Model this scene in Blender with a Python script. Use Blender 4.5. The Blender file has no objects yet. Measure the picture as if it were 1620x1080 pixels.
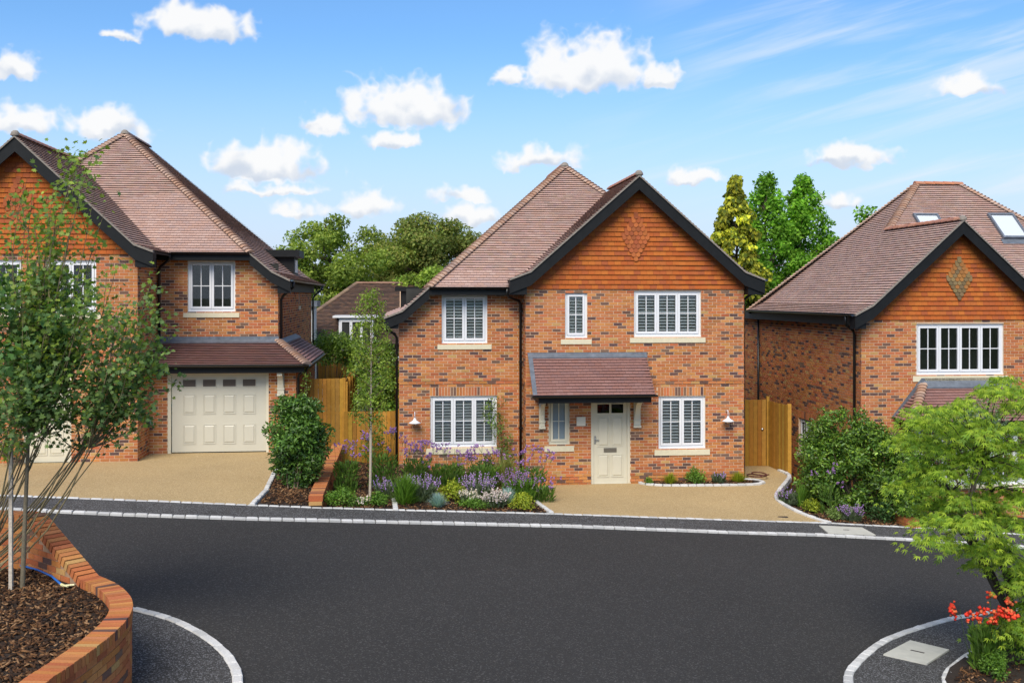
import bpy, math, random
import numpy as np
from mathutils import Vector, Matrix

random.seed(7)
RNG = np.random.default_rng(11)
SC = bpy.context.scene
COL = SC.collection
R = math.radians
HOUSE_TURN = R(6.0)          # all three houses are turned alike

# ------------------------------------------------------------------ camera
cam_d = bpy.data.cameras.new("camera")
cam = bpy.data.objects.new("camera", cam_d)
COL.objects.link(cam)
cam.location = (0.0, 0.0, 4.81)
cam.rotation_euler = (R(90), 0, 0)
cam_d.sensor_width = 36.0
cam_d.lens = 36.0 * 1670.0 / 1620.0
cam_d.shift_y = -(540.0 - 468.0) / 1620.0
cam_d.clip_start = 0.1
cam_d.clip_end = 3000.0
SC.camera = cam
CAM = Vector((0, 0, 4.81))

SC.render.engine = 'CYCLES'
SC.cycles.max_bounces = 5
SC.cycles.diffuse_bounces = 2
SC.cycles.glossy_bounces = 2
SC.cycles.transmission_bounces = 3
SC.cycles.transparent_max_bounces = 8
SC.cycles.caustics_reflective = False
SC.cycles.caustics_refractive = False
SC.view_settings.view_transform = 'Standard'
SC.view_settings.look = 'None'
SC.view_settings.gamma = 1.0
SC.view_settings.exposure = 0.54
SC.view_settings.use_curve_mapping = False

SUN_ELEV, SUN_AZ = R(46), R(-16)     # azimuth: behind the camera, to its left

# ------------------------------------------------------------------ node helper
class NT:
    def __init__(self, tree):
        self.t = tree
        tree.nodes.clear()
    def n(self, typ, **kw):
        nd = self.t.nodes.new(typ)
        for k, v in kw.items():
            setattr(nd, k, v)
        return nd
    def set(self, sock, v):
        if hasattr(v, 'is_linked'):
            self.t.links.new(v, sock)
        elif v is not None:
            sock.default_value = v
    def math(self, op, a, b=None, c=None, clamp=False):
        nd = self.n('ShaderNodeMath', operation=op, use_clamp=clamp)
        self.set(nd.inputs[0], a)
        if b is not None: self.set(nd.inputs[1], b)
        if c is not None: self.set(nd.inputs[2], c)
        return nd.outputs[0]
    def vmath(self, op, a, b=None, scale=None):
        nd = self.n('ShaderNodeVectorMath', operation=op)
        self.set(nd.inputs[0], a)
        if b is not None: self.set(nd.inputs[1], b)
        if scale is not None: self.set(nd.inputs[3], scale)
        return nd.outputs[0]
    def noise(self, vec, scale, detail=4.0, rough=0.5, dist=0.0):
        nd = self.n('ShaderNodeTexNoise')
        self.set(nd.inputs['Vector'], vec)
        nd.inputs['Scale'].default_value = scale
        nd.inputs['Detail'].default_value = detail
        nd.inputs['Roughness'].default_value = rough
        nd.inputs['Distortion'].default_value = dist
        return nd.outputs['Fac']
    def voronoi(self, vec, scale, feature='F1', out='Distance'):
        nd = self.n('ShaderNodeTexVoronoi', feature=feature)
        self.set(nd.inputs['Vector'], vec)
        nd.inputs['Scale'].default_value = scale
        return nd.outputs[out]
    def maprange(self, v, a, b, c, d, smooth=False):
        nd = self.n('ShaderNodeMapRange')
        if smooth: nd.interpolation_type = 'SMOOTHSTEP'
        self.set(nd.inputs[0], v)
        for i, x in enumerate((a, b, c, d)):
            self.set(nd.inputs[i + 1], x)
        return nd.outputs[0]
    def mixc(self, f, a, b):
        nd = self.n('ShaderNodeMix', data_type='RGBA')
        self.set(nd.inputs[0], f)
        self.set(nd.inputs[6], a)
        self.set(nd.inputs[7], b)
        return nd.outputs[2]

def c4(c): return (c[0], c[1], c[2], 1.0)

# ------------------------------------------------------------------ sky
W = bpy.data.worlds.new("World")
SC.world = W
W.use_nodes = True
nt = NT(W.node_tree)
sky = nt.n('ShaderNodeTexSky', sky_type='NISHITA', sun_disc=False)
sky.sun_elevation = SUN_ELEV
sky.sun_rotation = R(180) - SUN_AZ
sky.altitude = 50.0
sky.air_density = 1.0
sky.dust_density = 0.6
sky.ozone_density = 2.4
tc = nt.n('ShaderNodeTexCoord')
dirv = tc.outputs['Generated']
sep = nt.n('ShaderNodeSeparateXYZ')
nt.set(sep.inputs[0], dirv)
az = nt.math('ARCTAN2', sep.outputs[0], sep.outputs[1])
el = nt.math('ARCSINE', sep.outputs[2])
SECT = 2 * math.pi / 6       # the same scattering of fair weather clouds all round the sky
azm = nt.math('SUBTRACT', nt.math('MODULO', nt.math('ADD', az, SECT / 2 + 4 * math.pi), SECT), SECT / 2)
# centre azimuth, base elevation, half width, height, strength
CLOUDS = [(-0.2882, 0.2246, 0.0543, 0.0423, 1),
          (-0.3544, 0.222, 0.0165, 0.0131, 0.75),
          (-0.4419, 0.182, 0.023, 0.0291, 1),
          (-0.434, 0.135, 0.0342, 0.0321, 1),
          (-0.3649, 0.1356, 0.0386, 0.0343, 1),
          (-0.2323, 0.0999, 0.0635, 0.0501, 1),
          (-0.218, 0.0921, 0.0639, 0.013, 0.8),
          (-0.1766, 0.1469, 0.026, 0.0257, 1),
          (-0.0985, 0.1537, 0.0691, 0.0555, 1),
          (-0.1145, 0.1336, 0.0291, 0.0222, 1),
          (0.0688, 0.1854, 0.0748, 0.0625, 1),
          (0.003, 0.1962, 0.0241, 0.0231, 0.8),
          (0.1398, 0.1898, 0.021, 0.0293, 1),
          (0.0228, 0.1168, 0.0442, 0.0303, 1),
          (0.169, 0.1018, 0.03, 0.0209, 1),
          (0.4121, 0.1685, 0.0327, 0.025, 1),
          (0.3127, 0.1129, 0.0449, 0.0276, 1),
          (-0.1486, 0.0698, 0.0472, 0.0277, 0.85),
          (-0.0449, 0.0871, 0.0348, 0.0173, 0.72),
          (-0.0329, 0.0657, 0.0502, 0.024, 0.75),
          (0.2991, 0.0765, 0.022, 0.0165, 0.7),
          (-0.2008, 0.0715, 0.0322, 0.0183, 0.75),
          (0.2799, 0.1157, 0.0161, 0.0178, 0.6)]
fields = None
veilf = None
warp = nt.noise(dirv, 55.0, 3.0, 0.5)
warp2 = nt.noise(nt.vmath('ADD', dirv, (3.1, 1.7, 0.4)), 55.0, 3.0, 0.5)
a_w = nt.math('ADD', azm, nt.math('MULTIPLY', nt.math('SUBTRACT', warp, 0.5), 0.030))
e_w = nt.math('ADD', el, nt.math('MULTIPLY', nt.math('SUBTRACT', warp2, 0.5), 0.024))
hgt = None
pv = nt.n('ShaderNodeCombineXYZ')
nt.set(pv.inputs[0], a_w); nt.set(pv.inputs[1], e_w)
for (ca, eb, rw, hh, st) in CLOUDS:
    iw, ih = 1.0 / rw, 1.0 / (hh * 0.70)
    v1 = nt.n('ShaderNodeVectorMath', operation='MULTIPLY_ADD')
    nt.set(v1.inputs[0], pv.outputs[0]); v1.inputs[1].default_value = (iw, ih, 0); v1.inputs[2].default_value = (-ca * iw, -(eb + hh * 0.30) * ih, 0)
    v2 = nt.vmath('MAXIMUM', v1.outputs[0], nt.vmath('MULTIPLY', v1.outputs[0], (-1.0, -2.7, 0)))
    ln = nt.n('ShaderNodeVectorMath', operation='LENGTH'); nt.set(ln.inputs[0], v2)
    f = nt.math('MULTIPLY_ADD', ln.outputs['Value'], -st, st)
    sp_ = nt.n('ShaderNodeSeparateXYZ'); nt.set(sp_.inputs[0], v1.outputs[0])
    fp = nt.math('MAXIMUM', f, -0.25)
    hv = nt.math('MULTIPLY', nt.math('ADD', fp, 0.25), sp_.outputs[1])
    fields = f if fields is None else nt.math('MAXIMUM', fields, f)
    hgt = hv if hgt is None else nt.math('ADD', hgt, hv)
# unseen clouds above the picture, cover raised to whiten and soften the ambient light
upn = nt.noise(dirv, 5.0, 3.0, 0.5)
upf = nt.maprange(upn, 0.49, 0.70, -0.4, 1.0)
upf = nt.math('SUBTRACT', upf, nt.maprange(el, 0.27, 0.36, 1.6, 0.0, True))
fields = nt.math('MAXIMUM', fields, upf)
fbm = nt.noise(dirv, 30.0, 5.0, 0.52, 0.0)
puff = nt.math('MULTIPLY', nt.math('ABSOLUTE', nt.math('SUBTRACT', nt.noise(dirv, 34.0, 1.0, 0.5), 0.5)), 2.6)
puff2 = nt.math('MULTIPLY', nt.math('ABSOLUTE', nt.math('SUBTRACT', nt.noise(dirv, 85.0, 1.0, 0.5), 0.5)), 2.6)
edge = nt.math('ADD', nt.math('MULTIPLY', nt.math('SUBTRACT', fbm, 0.5), 1.15),
               nt.math('ADD', nt.math('MULTIPLY', nt.math('SUBTRACT', 0.30, puff), 0.60), nt.math('MULTIPLY', nt.math('SUBTRACT', 0.27, puff2), 0.28)))
dens_in = nt.math('ADD', nt.math('SUBTRACT', fields, 0.08), edge)
dens = nt.maprange(dens_in, -0.06, 0.50, 0.0, 1.0, True)
shade_n = nt.noise(nt.vmath('ADD', dirv, (0.004, -0.002, 0.010)), 26.0, 5.0, 0.5)
shade = nt.math('ADD', nt.math('MULTIPLY', hgt, 1.1), nt.math('ADD', nt.math('MULTIPLY', nt.math('SUBTRACT', shade_n, 0.5), 0.8), nt.math('MULTIPLY', nt.math('SUBTRACT', 0.28, puff), 0.40)))
lit = nt.maprange(shade, -0.22, 0.20, 0.0, 1.0, True)
cloudcol = nt.mixc(lit, (0.66, 0.73, 0.84, 1), (1.0, 1.0, 1.0, 1))
# thin high streaks
rot = nt.n('ShaderNodeCombineXYZ')
sa, ca_ = math.sin(R(13)), math.cos(R(13))
nt.set(rot.inputs[0], nt.math('MULTIPLY', nt.math('ADD', nt.math('MULTIPLY', az, ca_), nt.math('MULTIPLY', el, sa)), 2.2))
nt.set(rot.inputs[1], nt.math('MULTIPLY', nt.math('SUBTRACT', nt.math('MULTIPLY', el, ca_), nt.math('MULTIPLY', az, sa)), 26.0))
st1 = nt.noise(rot.outputs[0], 1.35, 6.0, 0.55, 0.5)
st2 = nt.noise(dirv, 2.6, 2.0, 0.5)
streak = nt.math('MULTIPLY', nt.maprange(st1, 0.42, 0.72, 0.0, 0.95, True),
                 nt.maprange(nt.math('ADD', nt.math('MULTIPLY', nt.math('SINE', nt.math('MULTIPLY', nt.math('SUBTRACT', az, 0.02), 3.0)), 0.5), nt.math('SUBTRACT', st2, 0.5)), -0.02, 0.35, 0.0, 1.0, True))
streak = nt.math('MULTIPLY', streak, nt.maprange(el, 0.04, 0.10, 0.0, 1.0, True))
bg1 = nt.n('ShaderNodeBackground')
tint = nt.n('ShaderNodeMix', data_type='RGBA', blend_type='MULTIPLY')
tint.inputs[0].default_value = 1.0
nt.set(tint.inputs[6], sky.outputs[0])
tint.inputs[7].default_value = (0.80, 1.13, 1.40, 1)
# the lower air is pale and hazy all round
air = nt.maprange(el, 0.0, 0.25, 0.92, 0.0, True)
nt.set(bg1.inputs[0], nt.mixc(air, tint.outputs[2], (5.1, 5.75, 7.1, 1)))
bg1.inputs[1].default_value = 0.090
bg2 = nt.n('ShaderNodeBackground')
nt.set(bg2.inputs[0], cloudcol)
bg2.inputs[1].default_value = 0.675
bg3 = nt.n('ShaderNodeBackground')
bg3.inputs[0].default_value = (0.86, 0.93, 1.0, 1)
bg3.inputs[1].default_value = 0.66
m1 = nt.n('ShaderNodeMixShader')
nt.set(m1.inputs[0], nt.math('MULTIPLY', streak, 0.62))
nt.set(m1.inputs[1], bg1.outputs[0]); nt.set(m1.inputs[2], bg3.outputs[0])
m2 = nt.n('ShaderNodeMixShader')
nt.set(m2.inputs[0], nt.math('MULTIPLY', dens, 0.97))
nt.set(m2.inputs[1], m1.outputs[0]); nt.set(m2.inputs[2], bg2.outputs[0])
wo = nt.n('ShaderNodeOutputWorld')
nt.set(wo.inputs[0], m2.outputs[0])
W.cycles.sampling_method = 'MANUAL'
W.cycles.sample_map_resolution = 1024

# ------------------------------------------------------------------ sun (a little veiled: soft shadows)
sun_d = bpy.data.lights.new("sun", 'SUN')
sun_d.energy = 3.0
sun_d.angle = R(38)
sun_d.color = (1.0, 0.90, 0.76)
sun = bpy.data.objects.new("sun", sun_d)
COL.objects.link(sun)
# vector from the scene to the sun
sv = Vector((math.sin(SUN_AZ) * math.cos(SUN_ELEV), -math.cos(SUN_AZ) * math.cos(SUN_ELEV), math.sin(SUN_ELEV)))
sun.rotation_euler = sv.to_track_quat('Z', 'Y').to_euler()
sun.location = sv * 60

# ------------------------------------------------------------------ materials
MATS = {}
def mat(name, base=(0.5, 0.5, 0.5), attr=False, rough=0.8, spec=0.4, tone=None, tone2=None, bump=None,
        metal=0.0, speck=None, coat=0.0):
    """plain procedural surface: base colour (or the Col attribute) varied by noise, with fine relief"""
    m = bpy.data.materials.new(name)
    m.use_nodes = True
    t = NT(m.node_tree)
    geo = t.n('ShaderNodeNewGeometry')
    pos = geo.outputs['Position']
    if attr:
        a = t.n('ShaderNodeAttribute', attribute_name='Col')
        colr = a.outputs['Color']
    else:
        rgb = t.n('ShaderNodeRGB'); rgb.outputs[0].default_value = c4(base)
        colr = rgb.outputs[0]
    for tn in (tone, tone2):
        if tn:
            s, amt = tn[0], tn[1]
            nz = t.noise(pos, s, 5.0, 0.6)
            v = t.maprange(nz, 0.3, 0.7, 1 - amt, 1 + amt)
            colr = t.vmath('SCALE', colr, scale=v)
    if speck:
        s, thr, cc, amt = speck
        vz = t.voronoi(pos, s, 'F1', 'Color')
        sp = t.n('ShaderNodeSeparateColor'); t.set(sp.inputs[0], vz)
        f = t.maprange(sp.outputs[0], thr, min(thr + 0.12, 1.0), 0.0, amt)
        colr = t.mixc(f, colr, c4(cc))
    p = t.n('ShaderNodeBsdfPrincipled')
    t.set(p.inputs['Base Color'], colr)
    p.inputs['Roughness'].default_value = rough
    p.inputs['Specular IOR Level'].default_value = spec
    p.inputs['Metallic'].default_value = metal
    p.inputs['Coat Weight'].default_value = coat
    if bump:
        bs, bd = bump[0], bump[1]
        nz = t.noise(pos, bs, 6.0, 0.62)
        b = t.n('ShaderNodeBump')
        b.inputs['Strength'].default_value = 1.0
        b.inputs['Distance'].default_value = bd
        t.set(b.inputs['Height'], nz)
        t.set(p.inputs['Normal'], b.outputs[0])
    o = t.n('ShaderNodeOutputMaterial')
    t.set(o.inputs[0], p.outputs[0])
    MATS[name] = m
    return m

def leafmat(name, trans=0.35, rough=0.5, spec=0.35, gain=1.5):
    m = bpy.data.materials.new(name)
    m.use_nodes = True
    t = NT(m.node_tree)
    a = t.n('ShaderNodeAttribute', attribute_name='Col')
    p = t.n('ShaderNodeBsdfPrincipled')
    lc = t.vmath('SCALE', a.outputs['Color'], scale=gain)
    t.set(p.inputs['Base Color'], lc)
    p.inputs['Roughness'].default_value = rough
    p.inputs['Specular IOR Level'].default_value = spec
    tr = t.n('ShaderNodeBsdfTranslucent')
    br = t.vmath('MULTIPLY', lc, (1.25, 1.30, 0.6))
    t.set(tr.inputs[0], br)
    mx = t.n('ShaderNodeMixShader')
    mx.inputs[0].default_value = trans
    t.set(mx.inputs[1], p.outputs[0]); t.set(mx.inputs[2], tr.outputs[0])
    o = t.n('ShaderNodeOutputMaterial')
    t.set(o.inputs[0], mx.outputs[0])
    MATS[name] = m
    return m

def glassmat(name, refl=1.0, tint=(0.8, 0.85, 0.84), ior=1.5):
    m = bpy.data.materials.new(name)
    m.use_nodes = True
    t = NT(m.node_tree)
    tr = t.n('ShaderNodeBsdfTransparent'); tr.inputs[0].default_value = c4(tint)
    gl = t.n('ShaderNodeBsdfGlossy'); gl.inputs['Roughness'].default_value = 0.01
    gl.inputs[0].default_value = (1, 1, 1, 1)
    fr = t.n('ShaderNodeFresnel'); fr.inputs[0].default_value = ior
    mx = t.n('ShaderNodeMixShader')
    t.set(mx.inputs[0], t.math('MULTIPLY', fr.outputs[0], refl, clamp=True))
    t.set(mx.inputs[1], tr.outputs[0]); t.set(mx.inputs[2], gl.outputs[0])
    o = t.n('ShaderNodeOutputMaterial')
    t.set(o.inputs[0], mx.outputs[0])
    MATS[name] = m
    return m

mat('brick', attr=True, rough=0.92, spec=0.12, tone=(60, 0.16), tone2=(0.7, 0.11), bump=(160, 0.003))
mat('mortar', (0.66, 0.49, 0.345), rough=0.95, spec=0.1, tone=(9, 0.10), bump=(220, 0.003))
mat('rooftile', attr=True, rough=0.62, spec=0.4, tone=(45, 0.10), tone2=(0.8, 0.08), bump=(120, 0.002))
mat('roofdeck', (0.035, 0.025, 0.022), rough=0.9)
mat('hungtile', attr=True, rough=0.9, spec=0.12, tone=(40, 0.15), bump=(110, 0.002))
mat('black', (0.009, 0.010, 0.011), rough=0.55, spec=0.22, tone=(6, 0.2))
mat('gutter_black', (0.010, 0.010, 0.011), rough=0.3, spec=0.5)
mat('lead', (0.135, 0.155, 0.185), rough=0.5, spec=0.5, tone=(7, 0.25), metal=0.15)
mat('verge', (0.24, 0.21, 0.18), rough=0.9, tone=(20, 0.2), bump=(60, 0.005))
mat('cream', (0.63, 0.59, 0.46), rough=0.45, spec=0.4, tone=(3, 0.03))
mat('stone', (0.66, 0.60, 0.43), rough=0.85, spec=0.2, tone=(14, 0.06), bump=(90, 0.002))
mat('white_frame', (0.74, 0.75, 0.77), rough=0.35, spec=0.45)
mat('shutter', (0.82, 0.83, 0.82), rough=0.5)
mat('interior', (0.028, 0.030, 0.028), rough=0.95, tone=(1.5, 0.5))
mat('metal', (0.55, 0.55, 0.54), rough=0.3, metal=0.9)
mat('dull_metal', (0.27, 0.24, 0.19), rough=0.4, metal=0.8)
glassmat('glass', 1.0, (0.94, 0.96, 0.95))
mat('frosted', (0.20, 0.25, 0.28), rough=0.12, spec=0.5)
mat('rooflight_painted_sky', (0.60, 0.65, 0.70), rough=0.12, spec=0.9)  # pale opaque base colour paints in the clouds mirrored by the pane
mat('asphalt', (0.0335, 0.032, 0.0305), rough=0.88, spec=0.3, tone=(55, 0.42), tone2=(0.22, 0.10), speck=(60, 0.84, (0.12, 0.115, 0.11), 0.6), bump=(90, 0.012))
mat('tarmac', (0.056, 0.054, 0.052), rough=0.9, spec=0.3, tone=(90, 0.35), tone2=(1.1, 0.25), speck=(75, 0.74, (0.27, 0.27, 0.28), 0.7), bump=(70, 0.022))
mat('resin', (0.40, 0.285, 0.135), rough=0.8, spec=0.3, tone=(70, 0.30), tone2=(0.45, 0.10), speck=(70, 0.70, (0.60, 0.46, 0.27), 0.7), bump=(110, 0.008))
mat('granite', attr=True, rough=0.85, spec=0.25, tone=(50, 0.14), bump=(60, 0.006))
mat('soil', (0.030, 0.020, 0.014), rough=0.95, tone=(25, 0.4), bump=(40, 0.02))
mat('chip', attr=True, rough=0.85, spec=0.2, tone=(90, 0.2))
mat('grass_ground', (0.060, 0.085, 0.030), rough=0.95, tone=(4, 0.3), bump=(30, 0.03))
mat('fence', attr=True, rough=0.75, spec=0.25, tone=(7, 0.14), tone2=(40, 0.10), bump=(50, 0.002))
mat('cover', (0.50, 0.49, 0.43), rough=0.8, spec=0.3, tone=(8, 0.08), bump=(80, 0.002))
mat('dark_iron', (0.045, 0.035, 0.032), rough=0.6)
mat('bark', attr=True, rough=0.9, spec=0.15, tone=(30, 0.25), bump=(60, 0.006))
mat('hose_blue', (0.020, 0.12, 0.42), rough=0.35)
mat('hose_red', (0.10, 0.028, 0.020), rough=0.5)
mat('hose_end', (0.70, 0.66, 0.36), rough=0.4)
mat('flower', attr=True, rough=0.7, spec=0.2)
mat('old_render', (0.63, 0.63, 0.62), rough=0.8, tone=(3, 0.06))
mat('plaster_box', (0.70, 0.66, 0.54), rough=0.5)
leafmat('leaf', 0.45, 0.5, 0.3, 1.65)
leafmat('leaf_gloss', 0.30, 0.35, 0.45, 1.6)
leafmat('leaf_far', 0.45, 0.6, 0.2, 1.75)

# ------------------------------------------------------------------ mesh helpers
def tag(o, label=None, cat=None, group=None, kind=None):
    if label: o['label'] = label
    if cat: o['category'] = cat
    if group: o['group'] = group
    if kind: o['kind'] = kind
    return o

def empty(name, loc=(0, 0, 0), rz=0.0, parent=None):
    o = bpy.data.objects.new(name, None)
    COL.objects.link(o)
    o.location = loc
    o.rotation_euler = (0, 0, rz)
    o.empty_display_size = 0.2
    if parent: o.parent = parent
    return o

def place(name, mesh, parent=None, loc=(0, 0, 0), rot=None, matrix=None):
    o = bpy.data.objects.new(name, mesh)
    COL.objects.link(o)
    if parent: o.parent = parent
    if matrix is not None:
        o.matrix_local = matrix
    else:
        o.location = loc
        if rot: o.rotation_euler = rot
    return o

class MB:
    """collects faces, then links them as one mesh object"""
    def __init__(self):
        self.v, self.f, self.c = [], [], []
    def poly(self, pts, col=None, flip=False):
        n = len(self.v)
        self.v += [tuple(p) for p in pts]
        ids = list(range(n, n + len(pts)))
        self.f.append(ids[::-1] if flip else ids)
        self.c.append(col)
    def box(self, x0, x1, y0, y1, z0, z1, col=None, skip=()):
        n = len(self.v)
        self.v += [(x0, y0, z0), (x1, y0, z0), (x1, y1, z0), (x0, y1, z0), (x0, y0, z1), (x1, y0, z1), (x1, y1, z1), (x0, y1, z1)]
        fs = {'b': (0, 3, 2, 1), 't': (4, 5, 6, 7), 'f': (0, 1, 5, 4), 'r': (1, 2, 6, 5), 'k': (2, 3, 7, 6), 'l': (3, 0, 4, 7)}
        for k, q in fs.items():
            if k not in skip:
                self.f.append([n + i for i in q]); self.c.append(col)
        return self
    def obox(self, M, sx, sy, sz, col=None):
        """box of full sizes sx,sy,sz about the origin of matrix M"""
        n = len(self.v)
        for z in (-.5, .5):
            for (x, y) in ((-.5, -.5), (.5, -.5), (.5, .5), (-.5, .5)):
                self.v.append(tuple(M @ Vector((x * sx, y * sy, z * sz))))
        for q in ((0, 3, 2, 1), (4, 5, 6, 7), (0, 1, 5, 4), (1, 2, 6, 5), (2, 3, 7, 6), (3, 0, 4, 7)):
            self.f.append([n + i for i in q]); self.c.append(col)
    def prism(self, pts, off, col=None):
        """closed prism: polygon pts (3D) swept by the vector off"""
        k = len(pts); n = len(self.v)
        off = Vector(off)
        self.v += [tuple(p) for p in pts] + [tuple(Vector(p) + off) for p in pts]
        self.f.append([n + i for i in range(k)][::-1]); self.c.append(col)
        self.f.append([n + k + i for i in range(k)]); self.c.append(col)
        for i in range(k):
            j = (i + 1) % k
            self.f.append([n + i, n + j, n + k + j, n + k + i]); self.c.append(col)
        return self
    def tube(self, path, rad, n=6, col=None, cap=True):
        path = [Vector(p) for p in path]
        m = len(path)
        rs = rad if isinstance(rad, (list, tuple)) else [rad] * m
        base = len(self.v)
        prev = None
        for i, p in enumerate(path):
            d = (path[min(i + 1, m - 1)] - path[max(i - 1, 0)])
            if d.length < 1e-9: d = Vector((0, 0, 1))
            d.normalize()
            if prev is None:
                a = Vector((0, 0, 1)) if abs(d.z) < 0.9 else Vector((1, 0, 0))
                x = d.cross(a).normalized()
            else:
                x = (prev - d * prev.dot(d))
                x = x.normalized() if x.length > 1e-6 else d.orthogonal().normalized()
            prev = x
            y = d.cross(x)
            for k in range(n):
                t = 2 * math.pi * k / n
                self.v.append(tuple(p + (x * math.cos(t) + y * math.sin(t)) * rs[i]))
        for i in range(m - 1):
            for k in range(n):
                k2 = (k + 1) % n
                self.f.append([base + i * n + k, base + i * n + k2, base + (i + 1) * n + k2, base + (i + 1) * n + k]); self.c.append(col)
        if cap:
            self.f.append([base + k for k in range(n)][::-1]); self.c.append(col)
            self.f.append([base + (m - 1) * n + k for k in range(n)]); self.c.append(col)
        return self
    def lathe(self, prof, n=14, M=None, col=None):
        """profile of (radius, height) turned about z"""
        base = len(self.v)
        for (r, z) in prof:
            for k in range(n):
                t = 2 * math.pi * k / n
                v = Vector((r * math.cos(t), r * math.sin(t), z))
                self.v.append(tuple(M @ v if M else v))
        for i in range(len(prof) - 1):
            for k in range(n):
                k2 = (k + 1) % n
                self.f.append([base + i * n + k, base + i * n + k2, base + (i + 1) * n + k2, base + (i + 1) * n + k]); self.c.append(col)
        return self
    def mesh(self, name, material=None, smooth=False):
        me = bpy.data.meshes.new(name)
        me.from_pydata(self.v, [], self.f)
        if any(c is not None for c in self.c):
            at = me.attributes.new('Col', 'FLOAT_COLOR', 'FACE')
            arr = np.ones((len(self.f), 4), np.float32)
            for i, c in enumerate(self.c):
                if c is not None: arr[i, :3] = c[:3]
            at.data.foreach_set('color', arr.ravel())
        if material: me.materials.append(MATS[material] if isinstance(material, str) else material)
        if smooth:
            me.polygons.foreach_set('use_smooth', [True] * len(me.polygons))
        me.update()
        return me
    def build(self, name, material=None, parent=None, smooth=False, loc=(0, 0, 0), rot=None, kind=None):
        o = place(name, self.mesh(name, material, smooth), parent, loc, rot)
        if kind: o['kind'] = kind
        return o

def fast_mesh(name, V, F, C, material, smooth=False):
    """V (n,3), F (m,k) of equal sided faces, C (m,3) colour for each face"""
    me = bpy.data.meshes.new(name)
    m, k = F.shape
    me.vertices.add(len(V)); me.vertices.foreach_set('co', np.ascontiguousarray(V, np.float32).ravel())
    me.loops.add(m * k); me.loops.foreach_set('vertex_index', np.ascontiguousarray(F, np.int32).ravel())
    me.polygons.add(m)
    me.polygons.foreach_set('loop_start', np.arange(0, m * k, k, dtype=np.int32))
    if smooth: me.polygons.foreach_set('use_smooth', np.ones(m, bool))
    me.update(calc_edges=True)
    at = me.attributes.new('Col', 'FLOAT_COLOR', 'FACE')
    arr = np.ones((m, 4), np.float32); arr[:, :3] = C
    at.data.foreach_set('color', arr.ravel())
    me.materials.append(MATS[material])
    return me

def jitter(c, a, rnd=random):
    k = 1 + rnd.uniform(-a, a)
    return tuple(max(0.0, x * k * (1 + rnd.uniform(-a, a) * 0.4)) for x in c)

# ------------------------------------------------------------------ house kit
BRICKS = [(0.47, 0.165, 0.060), (0.50, 0.200, 0.075), (0.43, 0.140, 0.055), (0.53, 0.235, 0.080), (0.46, 0.185, 0.080),
          (0.41, 0.160, 0.062), (0.49, 0.160, 0.070), (0.47, 0.275, 0.105), (0.45, 0.180, 0.055), (0.38, 0.115, 0.050),
          (0.135, 0.075, 0.060), (0.165, 0.095, 0.070), (0.110, 0.066, 0.060), (0.200, 0.118, 0.080)]
B_W = [12, 12, 10, 9, 10, 8, 8, 4, 8, 5, 5.2, 4.6, 4.0, 3.0]
TILES = [(0.469, 0.313, 0.262), (0.446, 0.297, 0.252), (0.486, 0.324, 0.268), (0.458, 0.297, 0.242), (0.435, 0.303, 0.266), (0.497, 0.342, 0.288), (0.469, 0.3, 0.238)]
TILES_RED = [(0.248, 0.13, 0.112), (0.235, 0.123, 0.108), (0.257, 0.134, 0.115), (0.242, 0.123, 0.104), (0.23, 0.126, 0.114), (0.262, 0.142, 0.124), (0.248, 0.124, 0.102)]
HUNG = [(0.42, 0.112, 0.028), (0.39, 0.1, 0.028), (0.44, 0.126, 0.03), (0.37, 0.098, 0.032), (0.41, 0.121, 0.034), (0.34, 0.093, 0.036), (0.46, 0.14, 0.032)]
BONNET = [(0.44, 0.29, 0.21), (0.41, 0.25, 0.17), (0.37, 0.26, 0.21), (0.47, 0.33, 0.25)]
_mesh_cache = {}

def brick_mesh(ci):
    k = ('brick', ci)
    if k not in _mesh_cache:
        b = MB(); b.box(-0.1055, 0.1055, -0.007, 0.02, -0.031, 0.031, BRICKS[ci], skip=('k',))
        _mesh_cache[k] = b.mesh('brick', 'brick')
    return _mesh_cache[k]

def tile_mesh(kind, ci, pal, w, g, th, lift, material):
    k = (kind, ci)
    if k not in _mesh_cache:
        b = MB()
        # local: x along the eave, y up the slope, z out of the roof; the lower edge stands proud
        hw = w / 2 - 0.002
        pts = [(-hw, 0, lift + th), (hw, 0, lift + th), (hw, g + 0.03, 0.004), (-hw, g + 0.03, 0.004)]
        lo = [(-hw, 0, lift), (hw, 0, lift), (hw, g + 0.03, -0.01), (-hw, g + 0.03, -0.01)]
        c = ci
        b.poly(pts, c)
        b.poly([lo[0], lo[1], pts[1], pts[0]], c)
        b.poly([lo[1], lo[2], pts[2], pts[1]], c)
        b.poly([lo[3], lo[0], pts[0], pts[3]], c)
        _mesh_cache[k] = b.mesh(kind, material)
    return _mesh_cache[k]

def clip_convex(poly, clip):
    """Sutherland-Hodgman, clip counter-clockwise"""
    out = poly
    n = len(clip)
    for i in range(n):
        ax, ay = clip[i]; bx, by = clip[(i + 1) % n]
        ex, ey = bx - ax, by - ay
        res = []
        m = len(out)
        if m == 0: return []
        for j in range(m):
            px, py = out[j]; qx, qy = out[(j + 1) % m]
            sp = ex * (py - ay) - ey * (px - ax)
            sq = ex * (qy - ay) - ey * (qx - ax)
            if sp >= -1e-9: res.append((px, py))
            if (sp > 1e-9 and sq < -1e-9) or (sp < -1e-9 and sq > 1e-9):
                t = sp / (sp - sq)
                res.append((px + (qx - px) * t, py + (qy - py) * t))
        out = res
    return out

def area2(p):
    return 0.5 * sum(p[i][0] * p[(i + 1) % len(p)][1] - p[(i + 1) % len(p)][0] * p[i][1] for i in range(len(p)))

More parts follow.
